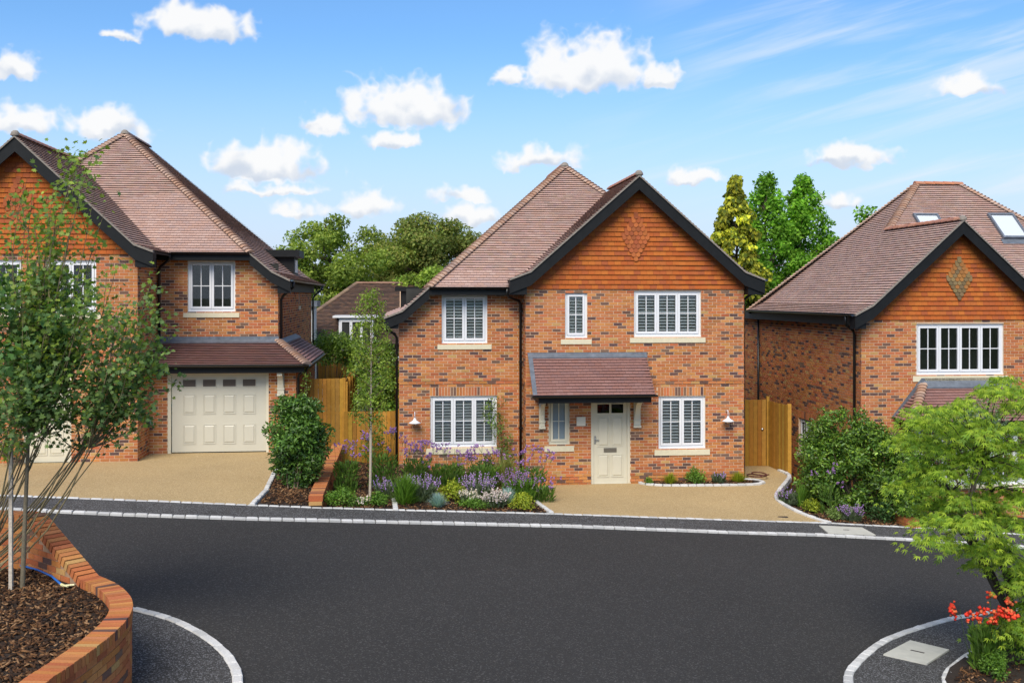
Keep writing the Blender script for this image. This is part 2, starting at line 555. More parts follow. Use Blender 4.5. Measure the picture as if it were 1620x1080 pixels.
class House:
    def __init__(self, name, origin, z0, label, group='new brick houses of the close'):
        self.e = empty(name, (origin[0], origin[1], z0), HOUSE_TURN)
        tag(self.e, label, 'house', group)
        self.org = Vector((origin[0], origin[1], z0))
        self.rm = Matrix.Rotation(HOUSE_TURN, 3, 'Z')
        self.bricks, self.tiles, self.hung = [], [], []
        self.rest_b, self.rest_t, self.rest_h = MB(), MB(), MB()
        self.rnd = random.Random(hash(name) % 1000 + len(label))
    def world(self, p): return self.org + self.rm @ Vector(p)
    # ---- walls
    def wall(self, p0, ang, L, z0, z1, openings=(), ztop=None, soldiers=(), steps=(), name='wall', bricks=True, par=0, reveal=0.10):
        """p0: left end of the outer face seen from outside, ang: direction of the run; openings (a0,a1,z0,z1)"""
        d = Vector((math.cos(ang), math.sin(ang), 0)); nrm = Vector((math.sin(ang), -math.cos(ang), 0))
        P0 = Vector((p0[0], p0[1], 0))
        def P(a, z, out=0.0): return P0 + d * a + nrm * out + Vector((0, 0, z))
        zt = ztop or (lambda a: z1)
        b = MB()
        cuts = sorted(set([0, L] + [x for o in openings for x in o[:2]] + ([i * 0.25 for i in range(1, int(L / 0.25))] if ztop else [])))
        cuts = [c for c in cuts if -1e-6 <= c <= L + 1e-6]
        zs = sorted(set([z0, z1] + [x for o in openings for x in o[2:]]))
        zs = [z for z in zs if z0 - 1e-6 <= z <= z1 + 1e-6]
        for i in range(len(cuts) - 1):
            a0, a1 = cuts[i], cuts[i + 1]
            for j in range(len(zs) - 1):
                c0, c1 = zs[j], zs[j + 1]
                am, cm = (a0 + a1) / 2, (c0 + c1) / 2
                if any(o[0] < am < o[1] and o[2] < cm < o[3] for o in openings): continue
                h0, h1 = min(c1, zt(a0 + 1e-4)), min(c1, zt(a1 - 1e-4))
                if h0 <= c0 and h1 <= c0: continue
                b.poly([P(a0, c0), P(a1, c0), P(a1, max(h1, c0)), P(a0, max(h0, c0))])
        for (a0, a1, c0, c1) in openings:      # the brick reveals
            b.poly([P(a0, c0), P(a0, c0, -reveal), P(a0, c1, -reveal), P(a0, c1)], (0.40, 0.16, 0.075), True)
            b.poly([P(a1, c0), P(a1, c0, -reveal), P(a1, c1, -reveal), P(a1, c1)], (0.40, 0.16, 0.075))
            b.poly([P(a0, c1), P(a1, c1), P(a1, c1, -reveal), P(a0, c1, -reveal)], (0.40, 0.16, 0.075), True)
            b.poly([P(a0, c0), P(a1, c0), P(a1, c0, -reveal), P(a0, c0, -reveal)], (0.40, 0.16, 0.075))
        w = b.build(name, 'mortar', self.e)
        if not bricks: return w
        rot = Matrix.Rotation(ang, 4, 'Z')
        SC_, ST = 0.075, 0.225
        rnd = self.rnd
        nrow = int(round((z1 - z0) / SC_))
        for r in range(nrow):
            zb = z0 + r * SC_ + SC_ / 2
            if zb + 0.03 > z1: break
            pr = 0.0
            for (s0, s1, po) in steps:
                if s0 <= zb < s1: pr = po
            off = -0.1125 if (r + par) % 2 else 0.0
            a = off
            while a < L:
                lo, hi = max(a, 0.0), min(a + 0.215, L)
                a += ST
                if hi - lo < 0.03: continue
                # cut by openings and soldier bands
                segs = [(lo, hi)]
                for o in list(openings) + [s[:4] for s in soldiers]:
                    if zb <= o[2] or zb >= o[3]: continue
                    ns = []
                    for (x, y) in segs:
                        if y <= o[0] or x >= o[1]: ns.append((x, y)); continue
                        if x < o[0] - 0.03: ns.append((x, o[0]))
                        if y > o[1] + 0.03: ns.append((o[1], y))
                    segs = ns
                for (x, y) in segs:
                    if zb > min(zt(x + 1e-4), zt(y - 1e-4)): continue
                    ci = rnd.choices(range(len(BRICKS)), B_W)[0]
                    self.bricks.append((P((x + y) / 2, zb, pr), rot, y - x, ci, w, False))
        for s in soldiers:
            a0, a1, c0, c1 = s[:4]
            n = max(1, int(round((a1 - a0) / 0.075)))
            st = (a1 - a0) / n
            for k in range(n):
                ci = rnd.choices(range(len(BRICKS)), B_W)[0]
                self.bricks.append((P(a0 + (k + 0.5) * st, (c0 + c1) / 2, 0.0), rot @ Matrix.Rotation(R(90), 4, 'Y'), min(c1 - c0 - 0.01, 0.215), ci, w, True))
        return w
    # ---- roofs
    def tilefield(self, p, eave, up, polys, kind='roof', w=0.165, g=0.1, deck=True, indiv=True, deckname='roof_slope', th=0.009, lift=0.027, pal=None):
        """p on the eave; eave, up unit vectors in the slope; polys: convex loops of (a, b) in metres"""
        p, E, S = Vector(p), Vector(eave).normalized(), Vector(up).normalized()
        N = E.cross(S).normalized()
        polys = [q if area2(q) > 0 else q[::-1] for q in polys]
        if deck:
            b = MB()
            for q in polys:
                b.prism([p + E * a + S * bb - N * 0.005 for a, bb in q], -N * 0.05)
            dk = b.build(deckname, 'roofdeck', self.e)
        else:
            dk = self.hung_panel
        amin = min(a for q in polys for a, _ in q); amax = max(a for q in polys for a, _ in q)
        bmin = min(b_ for q in polys for _, b_ in q); bmax = max(b_ for q in polys for _, b_ in q)
        pal = pal or (TILES if kind == 'roof' else HUNG)
        rnd = self.rnd
        lst = self.tiles if kind == 'roof' else self.hung
        r = 0
        bb = bmin
        while bb < bmax - 0.005:
            a = amin - (w / 2 if r % 2 else 0.0) - w
            while a < amax:
                rect = [(a, bb), (a + w, bb), (a + w, bb + g), (a, bb + g)]
                for q in polys:
                    c = clip_convex(rect, q)
                    if len(c) < 3: continue
                    ar = abs(area2(c))
                    if ar < 0.0008: continue
                    ci = rnd.randrange(len(pal))
                    full = indiv and ar > 0.985 * w * g
                    lst.append((p, E, S, N, c, a, bb, pal[ci], full, dk, w, g, th, lift))
                a += w
            bb += g; r += 1
        return dk
    def _tile_rest(self, mb, t, pal):
        p, E, S, N, c, a, bb, ci, full, dk, w, g, th, lift = t
        col = jitter(ci, 0.07, self.rnd)
        k = len(c)
        dl = self.rnd.uniform(-0.0015, 0.002)
        def top(x, y):
            f = 1 - (y - bb) / g
            return p + E * x + S * y + N * (0.004 + (lift + th - 0.004 + dl) * f)
        up = [top(*q) for q in c]
        n = len(mb.v)
        mb.v += [tuple(v) for v in up] + [tuple(top(x, y) - N * th) for x, y in c]
        mb.f.append([n + i for i in range(k)]); mb.c.append(col)
        for i in range(k):
            j = (i + 1) % k
            mb.f.append([n + k + i, n + k + j, n + j, n + i]); mb.c.append(col)
    def bonnets(self, p0, p1, n0, n1, width=0.125, step=0.118, name='bonnet_tile'):
        """hip tiles up the hip from p0 to p1, n0 and n1 the normals of the slopes that meet there"""
        p0, p1 = Vector(p0), Vector(p1)
        d = (p1 - p0); L = d.length; d.normalize()
        nn = (Vector(n0) + Vector(n1)).normalized()
        side = d.cross(nn).normalized()
        nn = side.cross(d).normalized()
        M0 = Matrix((side, d, nn)).transposed().to_4x4()
        if 'bonnet' not in _mesh_cache:
            ms = []
            for c in BONNET:
                b = MB()
                sec = [(math.cos(t) * width, math.sin(t) * 0.075 - 0.02) for t in [math.pi * i / 6 for i in range(7)]]
                lo = [(x * 1.12, 0, z + 0.045) for x, z in sec]; hi = [(x * 0.80, step * 1.35, z * 0.8) for x, z in sec]
                for i in range(6):
                    b.poly([lo[i + 1], lo[i], hi[i], hi[i + 1]], c, True)
                b.poly([(x, y, z) for x, y, z in lo], c, True)
                ms.append(b.mesh('bonnet_tile', 'rooftile', False))
            _mesh_cache['bonnet'] = ms
        n = int(L / step)
        for i in range(n):
            M = M0.copy(); M.translation = p0 + d * (i * step) - nn * 0.012
            place(name, self.rnd.choice(_mesh_cache['bonnet']), self.e, matrix=M)
    def ridge(self, p0, p1, step=0.3, rad=0.11, name='ridge_tile', cols=((0.40, 0.17, 0.10), (0.34, 0.17, 0.12), (0.43, 0.20, 0.12))):
        p0, p1 = Vector(p0), Vector(p1)
        d = p1 - p0; L = d.length; d.normalize()
        side = d.cross(Vector((0, 0, 1))).normalized(); nn = side.cross(d)
        n = max(1, int(round(L / step))); st = L / n
        for i in range(n):
            b = MB(); c = self.rnd.choice(cols)
            sec = [(math.cos(t) * rad, math.sin(t) * rad * 0.85 - 0.045) for t in [math.pi * k / 6 for k in range(7)]]
            ex = 0.012
            A = [p0 + d * (i * st - 0.01) + side * x + nn * (z + ex) for x, z in sec]
            B = [p0 + d * ((i + 1) * st - 0.006) + side * x + nn * z for x, z in sec]
            for k in range(6): b.poly([A[k], A[k + 1], B[k + 1], B[k]], c, True)
            b.poly(A, c); b.poly(B, c, True)
            b.build(name, 'rooftile', self.e)
    def verge_board(self, pts, y0, y1, depth=0.30, name='bargeboard', strip=True):
        """black board below a polyline (u, z) of the verge, between depths y0 (front) and y1"""
        for i in range(len(pts) - 1):
            (u0, z0), (u1, z1) = pts[i], pts[i + 1]
            b = MB()
            b.prism([(u0, y0, z0 - 0.035), (u0, y0, z0 - depth), (u1, y0, z1 - depth), (u1, y0, z1 - 0.035)], (0, y1 - y0, 0))
            b.build(name, 'black', self.e)
            if strip:
                s = MB()
                s.prism([(u0, y0 - 0.035, z0 + 0.012), (u0, y0 - 0.035, z0 - 0.034), (u1, y0 - 0.035, z1 - 0.034), (u1, y0 - 0.035, z1 + 0.012)], (0, 0.17, 0))
                s.build('verge', 'verge', self.e)
    def box(self, name, m, *a, parent=None, **k):
        b = MB(); b.box(*a); return b.build(name, m, parent or self.e, **k)
    def tube(self, name, m, path, r, n=8, parent=None):
        return MB().tube(path, r, n).build(name, m, parent or self.e, smooth=True)
    def finish(self):
        # the bricks and tiles that show largest are parts of their own, the rest one mesh
        def near(loc): return (self.world(loc) - CAM).length
        def facing(rot):
            n = self.rm @ (rot.to_3x3() @ Vector((0, -1, 0)))
            return n.y < -0.7
        idx = [i for i, b in enumerate(self.bricks) if b[2] > 0.214 and not b[5] and facing(b[1])]
        idx.sort(key=lambda i: near(self.bricks[i][0]))
        pick = set(idx[:300])
        for i, (c, rot, ln, ci, w, sold) in enumerate(self.bricks):
            if i in pick:
                M = rot.copy(); M.translation = c
                place('brick', brick_mesh(ci), w, matrix=M)
            else:
                b = self.rest_b
                n = len(b.v)
                h = ln / 2 - 0.002
                R3 = rot.to_3x3()
                j = self.rnd.uniform(-0.0025, 0.0015)
                for (x, y, z) in ((-h, -.007 + j, -.031), (h, -.007 + j, -.031), (h, .02, -.031), (-h, .02, -.031), (-h, -.007 + j, .031), (h, -.007 + j, .031), (h, .02, .031), (-h, .02, .031)):
                    b.v.append(tuple(c + R3 @ Vector((x, y, z))))
                col = jitter(BRICKS[ci], 0.10, self.rnd)
                for q in ((0, 3, 2, 1), (4, 5, 6, 7), (0, 1, 5, 4), (1, 2, 6, 5), (3, 0, 4, 7)):
                    b.f.append([n + k for k in q]); b.c.append(col)
        if self.rest_b.f: self.rest_b.build('brickwork', 'brick', self.e, kind='stuff')
        for lst, rest, pal, nm, stuff, mt in ((self.tiles, self.rest_t, TILES, 'roof_tile', 'roof_tiling', 'rooftile'), (self.hung, self.rest_h, HUNG, 'hanging_tile', 'tile_hanging', 'hungtile')):
            def key(i):
                t = lst[i]; pos = self.world(t[0] + t[1] * t[5] + t[2] * t[6])
                v = CAM - pos
                return -abs((self.rm @ t[3]).dot(v.normalized())) / v.length_squared
            full = [i for i, t in enumerate(lst) if t[8]]
            full.sort(key=key)
            pick = set(full[:300])
            for i, t in enumerate(lst):
                if i in pick:
                    p, E, S, N, c, a, bb, ci, fu, dk, w, g, th, lift = t
                    M = Matrix((E, S, N)).transposed().to_4x4()
                    M.translation = p + E * (a + w / 2) + S * bb
                    place(nm, tile_mesh(nm + str(round(w, 3)), ci, pal, w, g, th, lift, mt), dk, matrix=M)
                else:
                    self._tile_rest(rest, t, pal)
            if rest.f: rest.build(stuff, mt, self.e, kind='stuff')
    # ---- windows and doors
    def window(self, u0, u1, z0, z1, w, n=2, ang=0.0, shutters=False, sill=True, back=0.05, bars=(1, 1), glass='glass', mtl='white_frame', name='window', sill_out=0.08, sill_ext=0.11, p=None, fr=0.055, sillh=0.15):
        """window of n lights; its outer face is set back behind the wall face w"""
        d = Vector((math.cos(ang), math.sin(ang), 0)); nrm = Vector((math.sin(ang), -math.cos(ang), 0))
        base = Vector((p[0], p[1], 0)) + d * u0 if p else Vector((u0, w, 0))
        base = base - nrm * back + Vector((0, 0, z0))
        W_, H_ = u1 - u0, z1 - z0
        b = MB()
        D = 0.07
        b.box(0, W_, 0, D, 0, fr + 0.015); b.box(0, W_, 0, D, H_ - fr, H_)
        b.box(0, fr, 0, D, fr + 0.015, H_ - fr); b.box(W_ - fr, W_, 0, D, fr + 0.015, H_ - fr)
        lw = (W_ - 2 * fr) / n
        sash = 0.052
        lights = []
        for i in range(n):
            x0, x1 = fr + i * lw, fr + (i + 1) * lw
            g0, g1 = x0 + 0.006, x1 - 0.006
            b0, b1 = fr + 0.02, H_ - fr - 0.006
            y0, y1 = -0.018, 0.05
            b.box(g0, g1, y0, y1, b0, b0 + sash + 0.01); b.box(g0, g1, y0, y1, b1 - sash, b1)
            b.box(g0, g0 + sash, y0, y1, b0 + sash + 0.01, b1 - sash); b.box(g1 - sash, g1, y0, y1, b0 + sash + 0.01, b1 - sash)
            if i: b.box(x0 - 0.0055, x0 + 0.0055, 0.0, D, fr + 0.015, H_ - fr)
            lights.append((g0 + sash, g1 - sash, b0 + sash + 0.01, b1 - sash))
        b.box(-0.005, W_ + 0.005, -0.035, 0.0, -0.012, 0.02)
        wo = b.build(name, mtl, self.e, loc=base, rot=(0, 0, ang))
        for (x0, x1, c0, c1) in lights:
            MB().box(x0, x1, 0.018, 0.024, c0, c1).build('pane', glass, wo)
            for k in range(bars[0]):
                x = x0 + (x1 - x0) * (k + 1) / (bars[0] + 1)
                MB().box(x - 0.011, x + 0.011, 0.006, 0.034, c0, c1).build('glazing_bar', mtl, wo)
            for k in range(bars[1]):
                z = c0 + (c1 - c0) * (k + 1) / (bars[1] + 1)
                MB().box(x0, x1, 0.008, 0.032, z - 0.011, z + 0.011).build('glazing_bar', mtl, wo)
            if shutters:
                ns = max(4, int((c1 - c0) / 0.074))
                st = (c1 - c0) / ns
                key = ('slat', round(x1 - x0, 3))
                if key not in _mesh_cache:
                    s = MB(); hw = (x1 - x0) / 2
                    s.prism([(-hw, -0.028, -0.010), (-hw, 0.0, -0.002), (-hw, 0.028, 0.012), (-hw, 0.026, 0.018), (-hw, -0.002, 0.006), (-hw, -0.030, -0.004)], (2 * hw, 0, 0))
                    _mesh_cache[key] = s.mesh('shutter_slat', 'shutter')
                for k in range(ns):
                    place('shutter_slat', _mesh_cache[key], wo, ((x0 + x1) / 2, 0.075, c0 + (k + 0.5) * st), (R(24 + self.rnd.uniform(-3, 3)), 0, 0))
        if sill:
            s = MB()
            e = sill_ext
            h = sillh
            s.prism([(-e, back - 0.01, -h), (-e, -sill_out + back - 0.05, -h), (-e, -sill_out + back - 0.05, -0.03), (-e, back - 0.01 + 0.04, -0.012)], (W_ + 2 * e, 0, 0))
            so = s.build('window_sill', 'stone', self.e, loc=base, rot=(0, 0, ang))
        return wo

def half_gutter(H, p0, p1, r=0.06, name='gutter'):
    """half round gutter between two points of the eave"""
    p0, p1 = Vector(p0), Vector(p1)
    d = (p1 - p0).normalized()
    side = d.cross(Vector((0, 0, 1))).normalized()
    b = MB()
    sec = [(math.cos(t) * r, math.sin(t) * r) for t in [math.pi + math.pi * k / 6 for k in range(7)]]
    sec += [(math.cos(t) * (r - 0.008), math.sin(t) * (r - 0.008)) for t in [2 * math.pi - math.pi * k / 6 for k in range(7)]]
    A = [p0 + side * x + Vector((0, 0, z)) for x, z in sec]
    b.prism(A, p1 - p0)
    return b.build(name, 'gutter_black', H.e)

def bracket(H, u0, u1, w, z0, z1, depth=0.32):
    """curved gallows bracket standing out from the wall at depth w"""
    h = z1 - z0
    b = MB()
    b.box(u0, u1, w - 0.05, w, z0, z1)
    prof = [(w - 0.05, z0 + 0.04)]
    for i in range(7):
        t = i / 6
        prof.append((w - 0.05 - depth * (1 - math.cos(t * math.pi / 2)), z0 + 0.06 + (h - 0.14) * math.sin(t * math.pi / 2)))
    prof += [(w - 0.05 - depth, z1), (w - 0.05, z1)]
    m = 0.02
    b.prism([(u0 + m, y, z) for y, z in prof], (u1 - u0 - 2 * m, 0, 0))
    b.box(u0 - 0.012, u1 + 0.012, w - 0.09, w, z0, z0 + 0.05)
    b.box(u0 - 0.012, u1 + 0.012, w - 0.07, w, z0 + 0.16, z0 + 0.19)
    return b.build('bracket', 'cream', H.e)

def wall_lamp(parent, p, ang, label, group):
    """white swan neck wall lamp"""
    o = empty('wall_lamp', parent.world(p), HOUSE_TURN + ang)
    tag(o, label, 'wall lamp', group)
    MB().lathe([(0.0, -0.03), (0.05, -0.03), (0.05, 0.0), (0.0, 0.0)], 14, Matrix.Translation((0, 0, 0)) @ Matrix.Rotation(R(90), 4, 'X')).build('back_plate', 'white_frame', o, smooth=True)
    path = [(0, -0.01, 0)] + [(0, -0.08 - 0.10 * math.sin(t), 0.03 + 0.05 * math.sin(t * 1.0) - 0.06 * (1 - math.cos(t)) * 0.9) for t in [i * math.pi / 12 for i in range(7)]] + [(0, -0.19, -0.10)]
    MB().tube(path, 0.011, 8).build('neck', 'white_frame', o, smooth=True)
    T = Matrix.Translation((0, -0.19, -0.23))
    MB().lathe([(0.025, 0.14), (0.035, 0.10), (0.05, 0.075), (0.075, 0.06), (0.15, 0.015), (0.155, 0.0), (0.15, 0.006), (0.07, 0.045), (0.0, 0.06)], 20, T).build('shade', 'white_frame', o, smooth=True)
    MB().lathe([(0.035, 0.03), (0.04, 0.0), (0.035, -0.045), (0.0, -0.06)], 12, T).build('glass_bulb_cover', 'glass', o, smooth=True)
    return o

def diamond(H, cu, cz, w, rows, tw=0.11, g=0.085, cols=((0.40, 0.125, 0.045),), out=0.036):
    """ornamental diamond of club tiles on a tile hung gable"""
    n = rows
    k = 0
    for r in range(n):
        m = min(r, n - 1 - r) + 1
        m = (r + 1) if r < n / 2 else (n - r)
        for i in range(m):
            u = cu + (i - (m - 1) / 2) * tw
            z = cz + (r - (n - 1) / 2) * g
            b = MB(); c = jitter(H.rnd.choice(cols), 0.12, H.rnd)
            pts = [(u - tw / 2 + .004, z + g * 1.2), (u - tw / 2 + .004, z)]
            pts += [(u + (tw / 2 - .004) * math.cos(t), z + (tw / 2 - .004) * math.sin(t) * 0.85) for t in [math.pi + math.pi * q / 6 for q in range(1, 6)]]
            pts += [(u + tw / 2 - .004, z), (u + tw / 2 - .004, z + g * 1.2)]
            # hung tiles lean: the foot stands proud of the head
            A = [(x, w - out - 0.020 * (1 - (zz - z) / (g * 1.3)), zz) for x, zz in pts]
            b.prism(A, (0, 0.012, 0), c)
            b.build('club_tile', 'hungtile', H.e)

# ------------------------------------------------------------------ the three houses
def slope(H, poly, z0, u0, w0, gu, gw, tiles=True, indiv=True, kind='roof', pal=None):
    """roof slope over a plan polygon; the plane is z = z0 + gu (u-u0) + gw (w-w0)"""
    g = math.hypot(gu, gw)
    sx, sy = gu / g, gw / g
    S = Vector((sx, sy, g)).normalized(); E = Vector((sy, -sx, 0))
    Z = lambda u, w: z0 + gu * (u - u0) + gw * (w - w0)
    # origin: the lowest corner
    bl = min(poly, key=lambda q: Z(*q))
    p = Vector((bl[0], bl[1], Z(*bl)))
    ab = []
    for (u, w) in poly:
        v = Vector((u, w, Z(u, w))) - p
        ab.append((v.dot(E), v.dot(S)))
    if tiles:
        return H.tilefield(p, E, S, [ab], indiv=indiv, pal=pal)
    b = MB()
    b.prism([(u, w, Z(u, w)) for u, w in poly], (0, 0, -0.06))
    return b.build('roof_slope', 'roofdeck', H.e)

mat('grey_pane', (0.12, 0.10, 0.085), rough=0.15, spec=0.5)
def panel_door(H, u0, u1, w, z0, z1, cols, rows, name, mtl, pane_mat='dark_pane', handle=None, letter=None):
    """door leaf with raised and fielded panels; rows: list of (z0, z1) fractions from the foot"""
    W_, Hh = u1 - u0, z1 - z0
    leaf = MB().box(0, W_, 0, 0.045, 0, Hh).build(name, mtl, H.e, loc=(u0, w, z0))
    mgx = W_ * 0.115
    gap = W_ * 0.06 if cols <= 2 else W_ * 0.075
    pw = (W_ - 2 * mgx - gap * (cols - 1)) / cols
    for (f0, f1, kind) in rows:
        for i in range(cols):
            x0 = mgx + i * (pw + gap); x1 = x0 + pw
            a, b_ = f0 * Hh, f1 * Hh
            m = MB()
            if kind == 'pane':
                m.box(x0, x1, -0.004, 0.0, a, b_)
                m.build('pane', pane_mat, leaf)
                f = MB()
                for (p0, p1, q0, q1) in ((x0 - .018, x1 + .018, a - .018, a), (x0 - .018, x1 + .018, b_, b_ + .018), (x0 - .018, x0, a, b_), (x1, x1 + .018, a, b_)):
                    f.box(p0, p1, -0.014, 0.0, q0, q1)
                f.build('moulding', mtl, leaf)
            else:
                # moulding ring, then a fielded panel with sloped edges
                t = 0.022
                for (p0, p1, q0, q1) in ((x0, x1, a, a + t), (x0, x1, b_ - t, b_), (x0, x0 + t, a + t, b_ - t), (x1 - t, x1, a + t, b_ - t)):
                    m.box(p0, p1, -0.013, 0.0, q0, q1)
                e = t + 0.008; s = 0.028
                o = [(x0 + e, -0.001, a + e), (x1 - e, -0.001, a + e), (x1 - e, -0.001, b_ - e), (x0 + e, -0.001, b_ - e)]
                n = [(x0 + e + s, -0.016, a + e + s), (x1 - e - s, -0.016, a + e + s), (x1 - e - s, -0.016, b_ - e - s), (x0 + e + s, -0.016, b_ - e - s)]
                for k in range(4): m.poly([o[k], o[(k + 1) % 4], n[(k + 1) % 4], n[k]])
                m.poly(n)
                m.build('panel', mtl, leaf)
    if handle:
        h = MB(); hx, hz = handle
        h.box(hx - 0.02, hx + 0.02, -0.014, 0.0, hz - 0.10, hz + 0.10); h.box(hx - 0.01, hx + 0.09, -0.055, -0.04, hz - 0.01, hz + 0.012); h.box(hx - 0.01, hx + 0.01, -0.055, -0.014, hz - 0.01, hz + 0.012)
        h.build('handle', 'metal', leaf)
    if letter:
        l = MB(); x0, x1, a, b_ = letter
        l.box(x0, x1, -0.012, 0.0, a, b_); l.box(x0 + 0.02, x1 - 0.02, -0.018, -0.012, a + 0.015, b_ - 0.015)
        l.build('letter_plate', 'dull_metal', leaf)
    return leaf

glassmat('dark_pane', 1.0, (0.10, 0.10, 0.09))

# ================================================= middle house
A = House('brick_house', (0.351, 26.67), 0.0, 'detached brick house in the middle with tile-hung gable and porch canopy over cream door')
ops_g = [(1.0, 1.57, 3.735, 4.905), (2.78, 4.535, 3.765, 4.94), (3.42, 4.65, 0.90, 2.24), (0.58, 1.115, 1.04, 2.20), (1.667, 2.681, -0.3, 2.16)]
A.wall((0, 0), 0, 5.67, -0.3, 5.025, ops_g, soldiers=[(3.40, 4.67, 2.25, 2.475)], steps=[(2.555, 2.69, 0.016), (-0.3, 0.30, 0.018)])
A.wall((0, 0.6), R(-90), 0.6, -0.3, 5.025, par=1, steps=[(2.555, 2.69, 0.016)])
A.wall((5.67, 0), R(90), 8.9, -0.3, 5.025, par=1, steps=[(2.555, 2.69, 0.016)])
A.wall((-3.18, 0.6), 0, 3.18, -0.3, 5.0, [(1.08, 2.25, 3.59, 4.85), (0.79, 2.497, 0.935, 2.24)],
       ztop=lambda a: min(4.90, 4.90 - 0.86 * max(0.0, 0.80 - a)), soldiers=[(0.77, 2.517, 2.25, 2.475)], steps=[(2.555, 2.69, 0.016)])
A.wall((-3.18, 8.9), R(-90), 8.3, -0.3, 4.2, par=1)
A.wall((5.67, 8.9), R(180), 8.85, -0.3, 5.0, bricks=False, name='back_wall')
A.box('interior_wall', 'interior', -3.0, 5.5, 1.6, 1.65, -0.2, 5.0)
A.box('interior_floor', 'interior', -3.0, 5.5, 0.75, 1.6, 2.5, 2.55)
A.window(1.0, 1.57, 3.735, 4.905, 0, 1, shutters=True)
A.window(2.78, 4.535, 3.765, 4.94, 0, 3, shutters=True)
A.window(3.42, 4.65, 0.90, 2.24, 0, 2, shutters=True, sillh=0.17)
A.window(0.58, 1.115, 1.04, 2.20, 0, 1, glass='frosted', mtl='cream', sillh=0.17)
A.window(-2.10, -0.93, 3.59, 4.85, 0.6, 2, shutters=True)
A.window(-2.39, -0.683, 0.935, 2.24, 0.6, 3, shutters=True, sillh=0.17)
# front door
fr = MB()
fr.box(1.667, 1.735, 0.02, 0.10, -0.02, 2.16); fr.box(2.613, 2.681, 0.02, 0.10, -0.02, 2.16); fr.box(1.735, 2.613, 0.02, 0.10, 2.105, 2.16)
fr.build('door_frame', 'cream', A.e)
A.box('door_step', 'white_frame', 1.66, 2.69, -0.04, 0.10, -0.025, 0.022)
panel_door(A, 1.737, 2.611, 0.055, 0.024, 2.103, 2, [(0.08, 0.36, 'panel'), (0.455, 0.83, 'panel'), (0.865, 0.975, 'pane')], 'front_door', 'cream',
           handle=(0.045, 1.12), letter=(0.27, 0.60, 0.80, 0.91))
A.box('meter_box', 'plaster_box', 1.293, 1.521, -0.035, 0.0, 1.517, 1.744)
# porch canopy
slope(A, [(0.06, -1.05), (3.08, -1.05), (3.08, -0.06), (0.06, -0.06)], 2.375, 0, -1.05, 0, 0.90, pal=TILES_RED)
A.box('canopy_fascia', 'black', 0.20, 3.0, -0.97, -0.93, 2.19, 2.365)
A.box('canopy_soffit', 'black', 0.20, 3.0, -0.928, -0.002, 2.20, 2.225)
for u in (0.203, 2.962):
    MB().prism([(u, -0.928, 2.226), (u, -0.004, 2.226), (u, -0.004, 3.18), (u, -0.928, 2.36)], (0.035, 0, 0)).build('canopy_cheek', 'black', A.e)
half_gutter(A, (0.02, -1.085, 2.385), (3.13, -1.085, 2.385), 0.055)
MB().prism([(0.04, -0.13, 3.235), (0.04, -0.005, 3.345), (0.04, -0.005, 3.375), (0.04, -0.03, 3.375), (0.04, -0.03, 3.355), (0.04, -0.135, 3.265)], (3.06, 0, 0)).build('lead_flashing', 'lead', A.e)
MB().prism([(0.045, -1.06, 2.40), (0.155, -1.06, 2.40), (0.155, -0.03, 3.335), (0.045, -0.03, 3.335)], (0, 0, 0.012)).build('lead_flashing', 'lead', A.e)
bracket(A, 0.335, 0.475, -0.02, 1.46, 2.19)
bracket(A, 2.765, 2.935, -0.02, 1.46, 2.19)
# tile hung gable
A.hung_panel = MB().prism([(0.0, 0.02, 5.03), (5.67, 0.02, 5.03), (5.67, 0.02, 5.25), (2.84, 0.02, 7.72), (0.0, 0.02, 5.25)], (0, 0.1, 0)).build('gable_panel', 'roofdeck', A.e)
A.tilefield((0, 0.0, 4.985), (1, 0, 0), (0, 0, 1), [[(0.0, 0), (5.67, 0), (5.67, 0.27), (2.84, 2.74), (0.0, 0.27)]], kind='hung', g=0.122, w=0.168, deck=False, th=0.010, lift=0.030)
diamond(A, 2.82, 6.28, 0.0, 11, 0.118, 0.108, cols=((0.36, 0.105, 0.04), (0.41, 0.125, 0.042), (0.32, 0.095, 0.04)))
# roof
slope(A, [(0.09, -0.34), (2.84, -0.34), (2.84, 3.42), (0.09, 0.72)], 7.85, 2.84, 0, 0.88, 0)
slope(A, [(-0.44, -0.34), (0.09, -0.34), (0.09, 0.72), (-0.44, 0.34)], 5.43, 0.09, 0, 0.42, 0, indiv=False)
slope(A, [(2.84, -0.34), (5.59, -0.34), (5.59, 8.6), (2.84, 8.6)], 7.85, 2.84, 0, -0.88, 0)
slope(A, [(5.59, -0.34), (6.11, -0.34), (6.11, 8.6), (5.59, 8.6)], 5.43, 5.59, 0, -0.42, 0, indiv=False)
slope(A, [(-2.44, 0.24), (-0.36, 0.24), (2.685, 3.28), (1.655, 4.3)], 5.05, 0, 0.30, 0, 0.8925)
slope(A, [(-3.1, 0.24), (-2.45, 0.24), (1.655, 4.3), (1.655, 7.5), (-3.1, 9.1)], 8.62, 1.655, 0, 0.88, 0)
slope(A, [(-3.58, 0.24), (-3.1, 0.24), (-3.1, 9.1), (-3.58, 9.1)], 4.436, -3.1, 0, 0.40, 0, indiv=False)
slope(A, [(1.655, 4.3), (2.685, 3.28), (2.75, 3.45), (2.75, 8.4), (1.655, 7.5)], 8.62, 1.655, 0, -0.88, 0, indiv=False)
slope(A, [(1.655, 7.5), (5.6, 9.1), (-3.1, 9.1)], 8.62, 0, 7.5, 0, -2.62, tiles=False)
nf, nl, nr = Vector((0, -0.88, 1)).normalized(), Vector((-0.88, 0, 1)).normalized(), Vector((0.88, 0, 1)).normalized()
A.bonnets((-2.46, 0.24, 5.02), (1.655, 4.3, 8.63), nf, nl)
A.bonnets((2.685, 3.28, 7.71), (1.655, 4.3, 8.63), nf, nr)
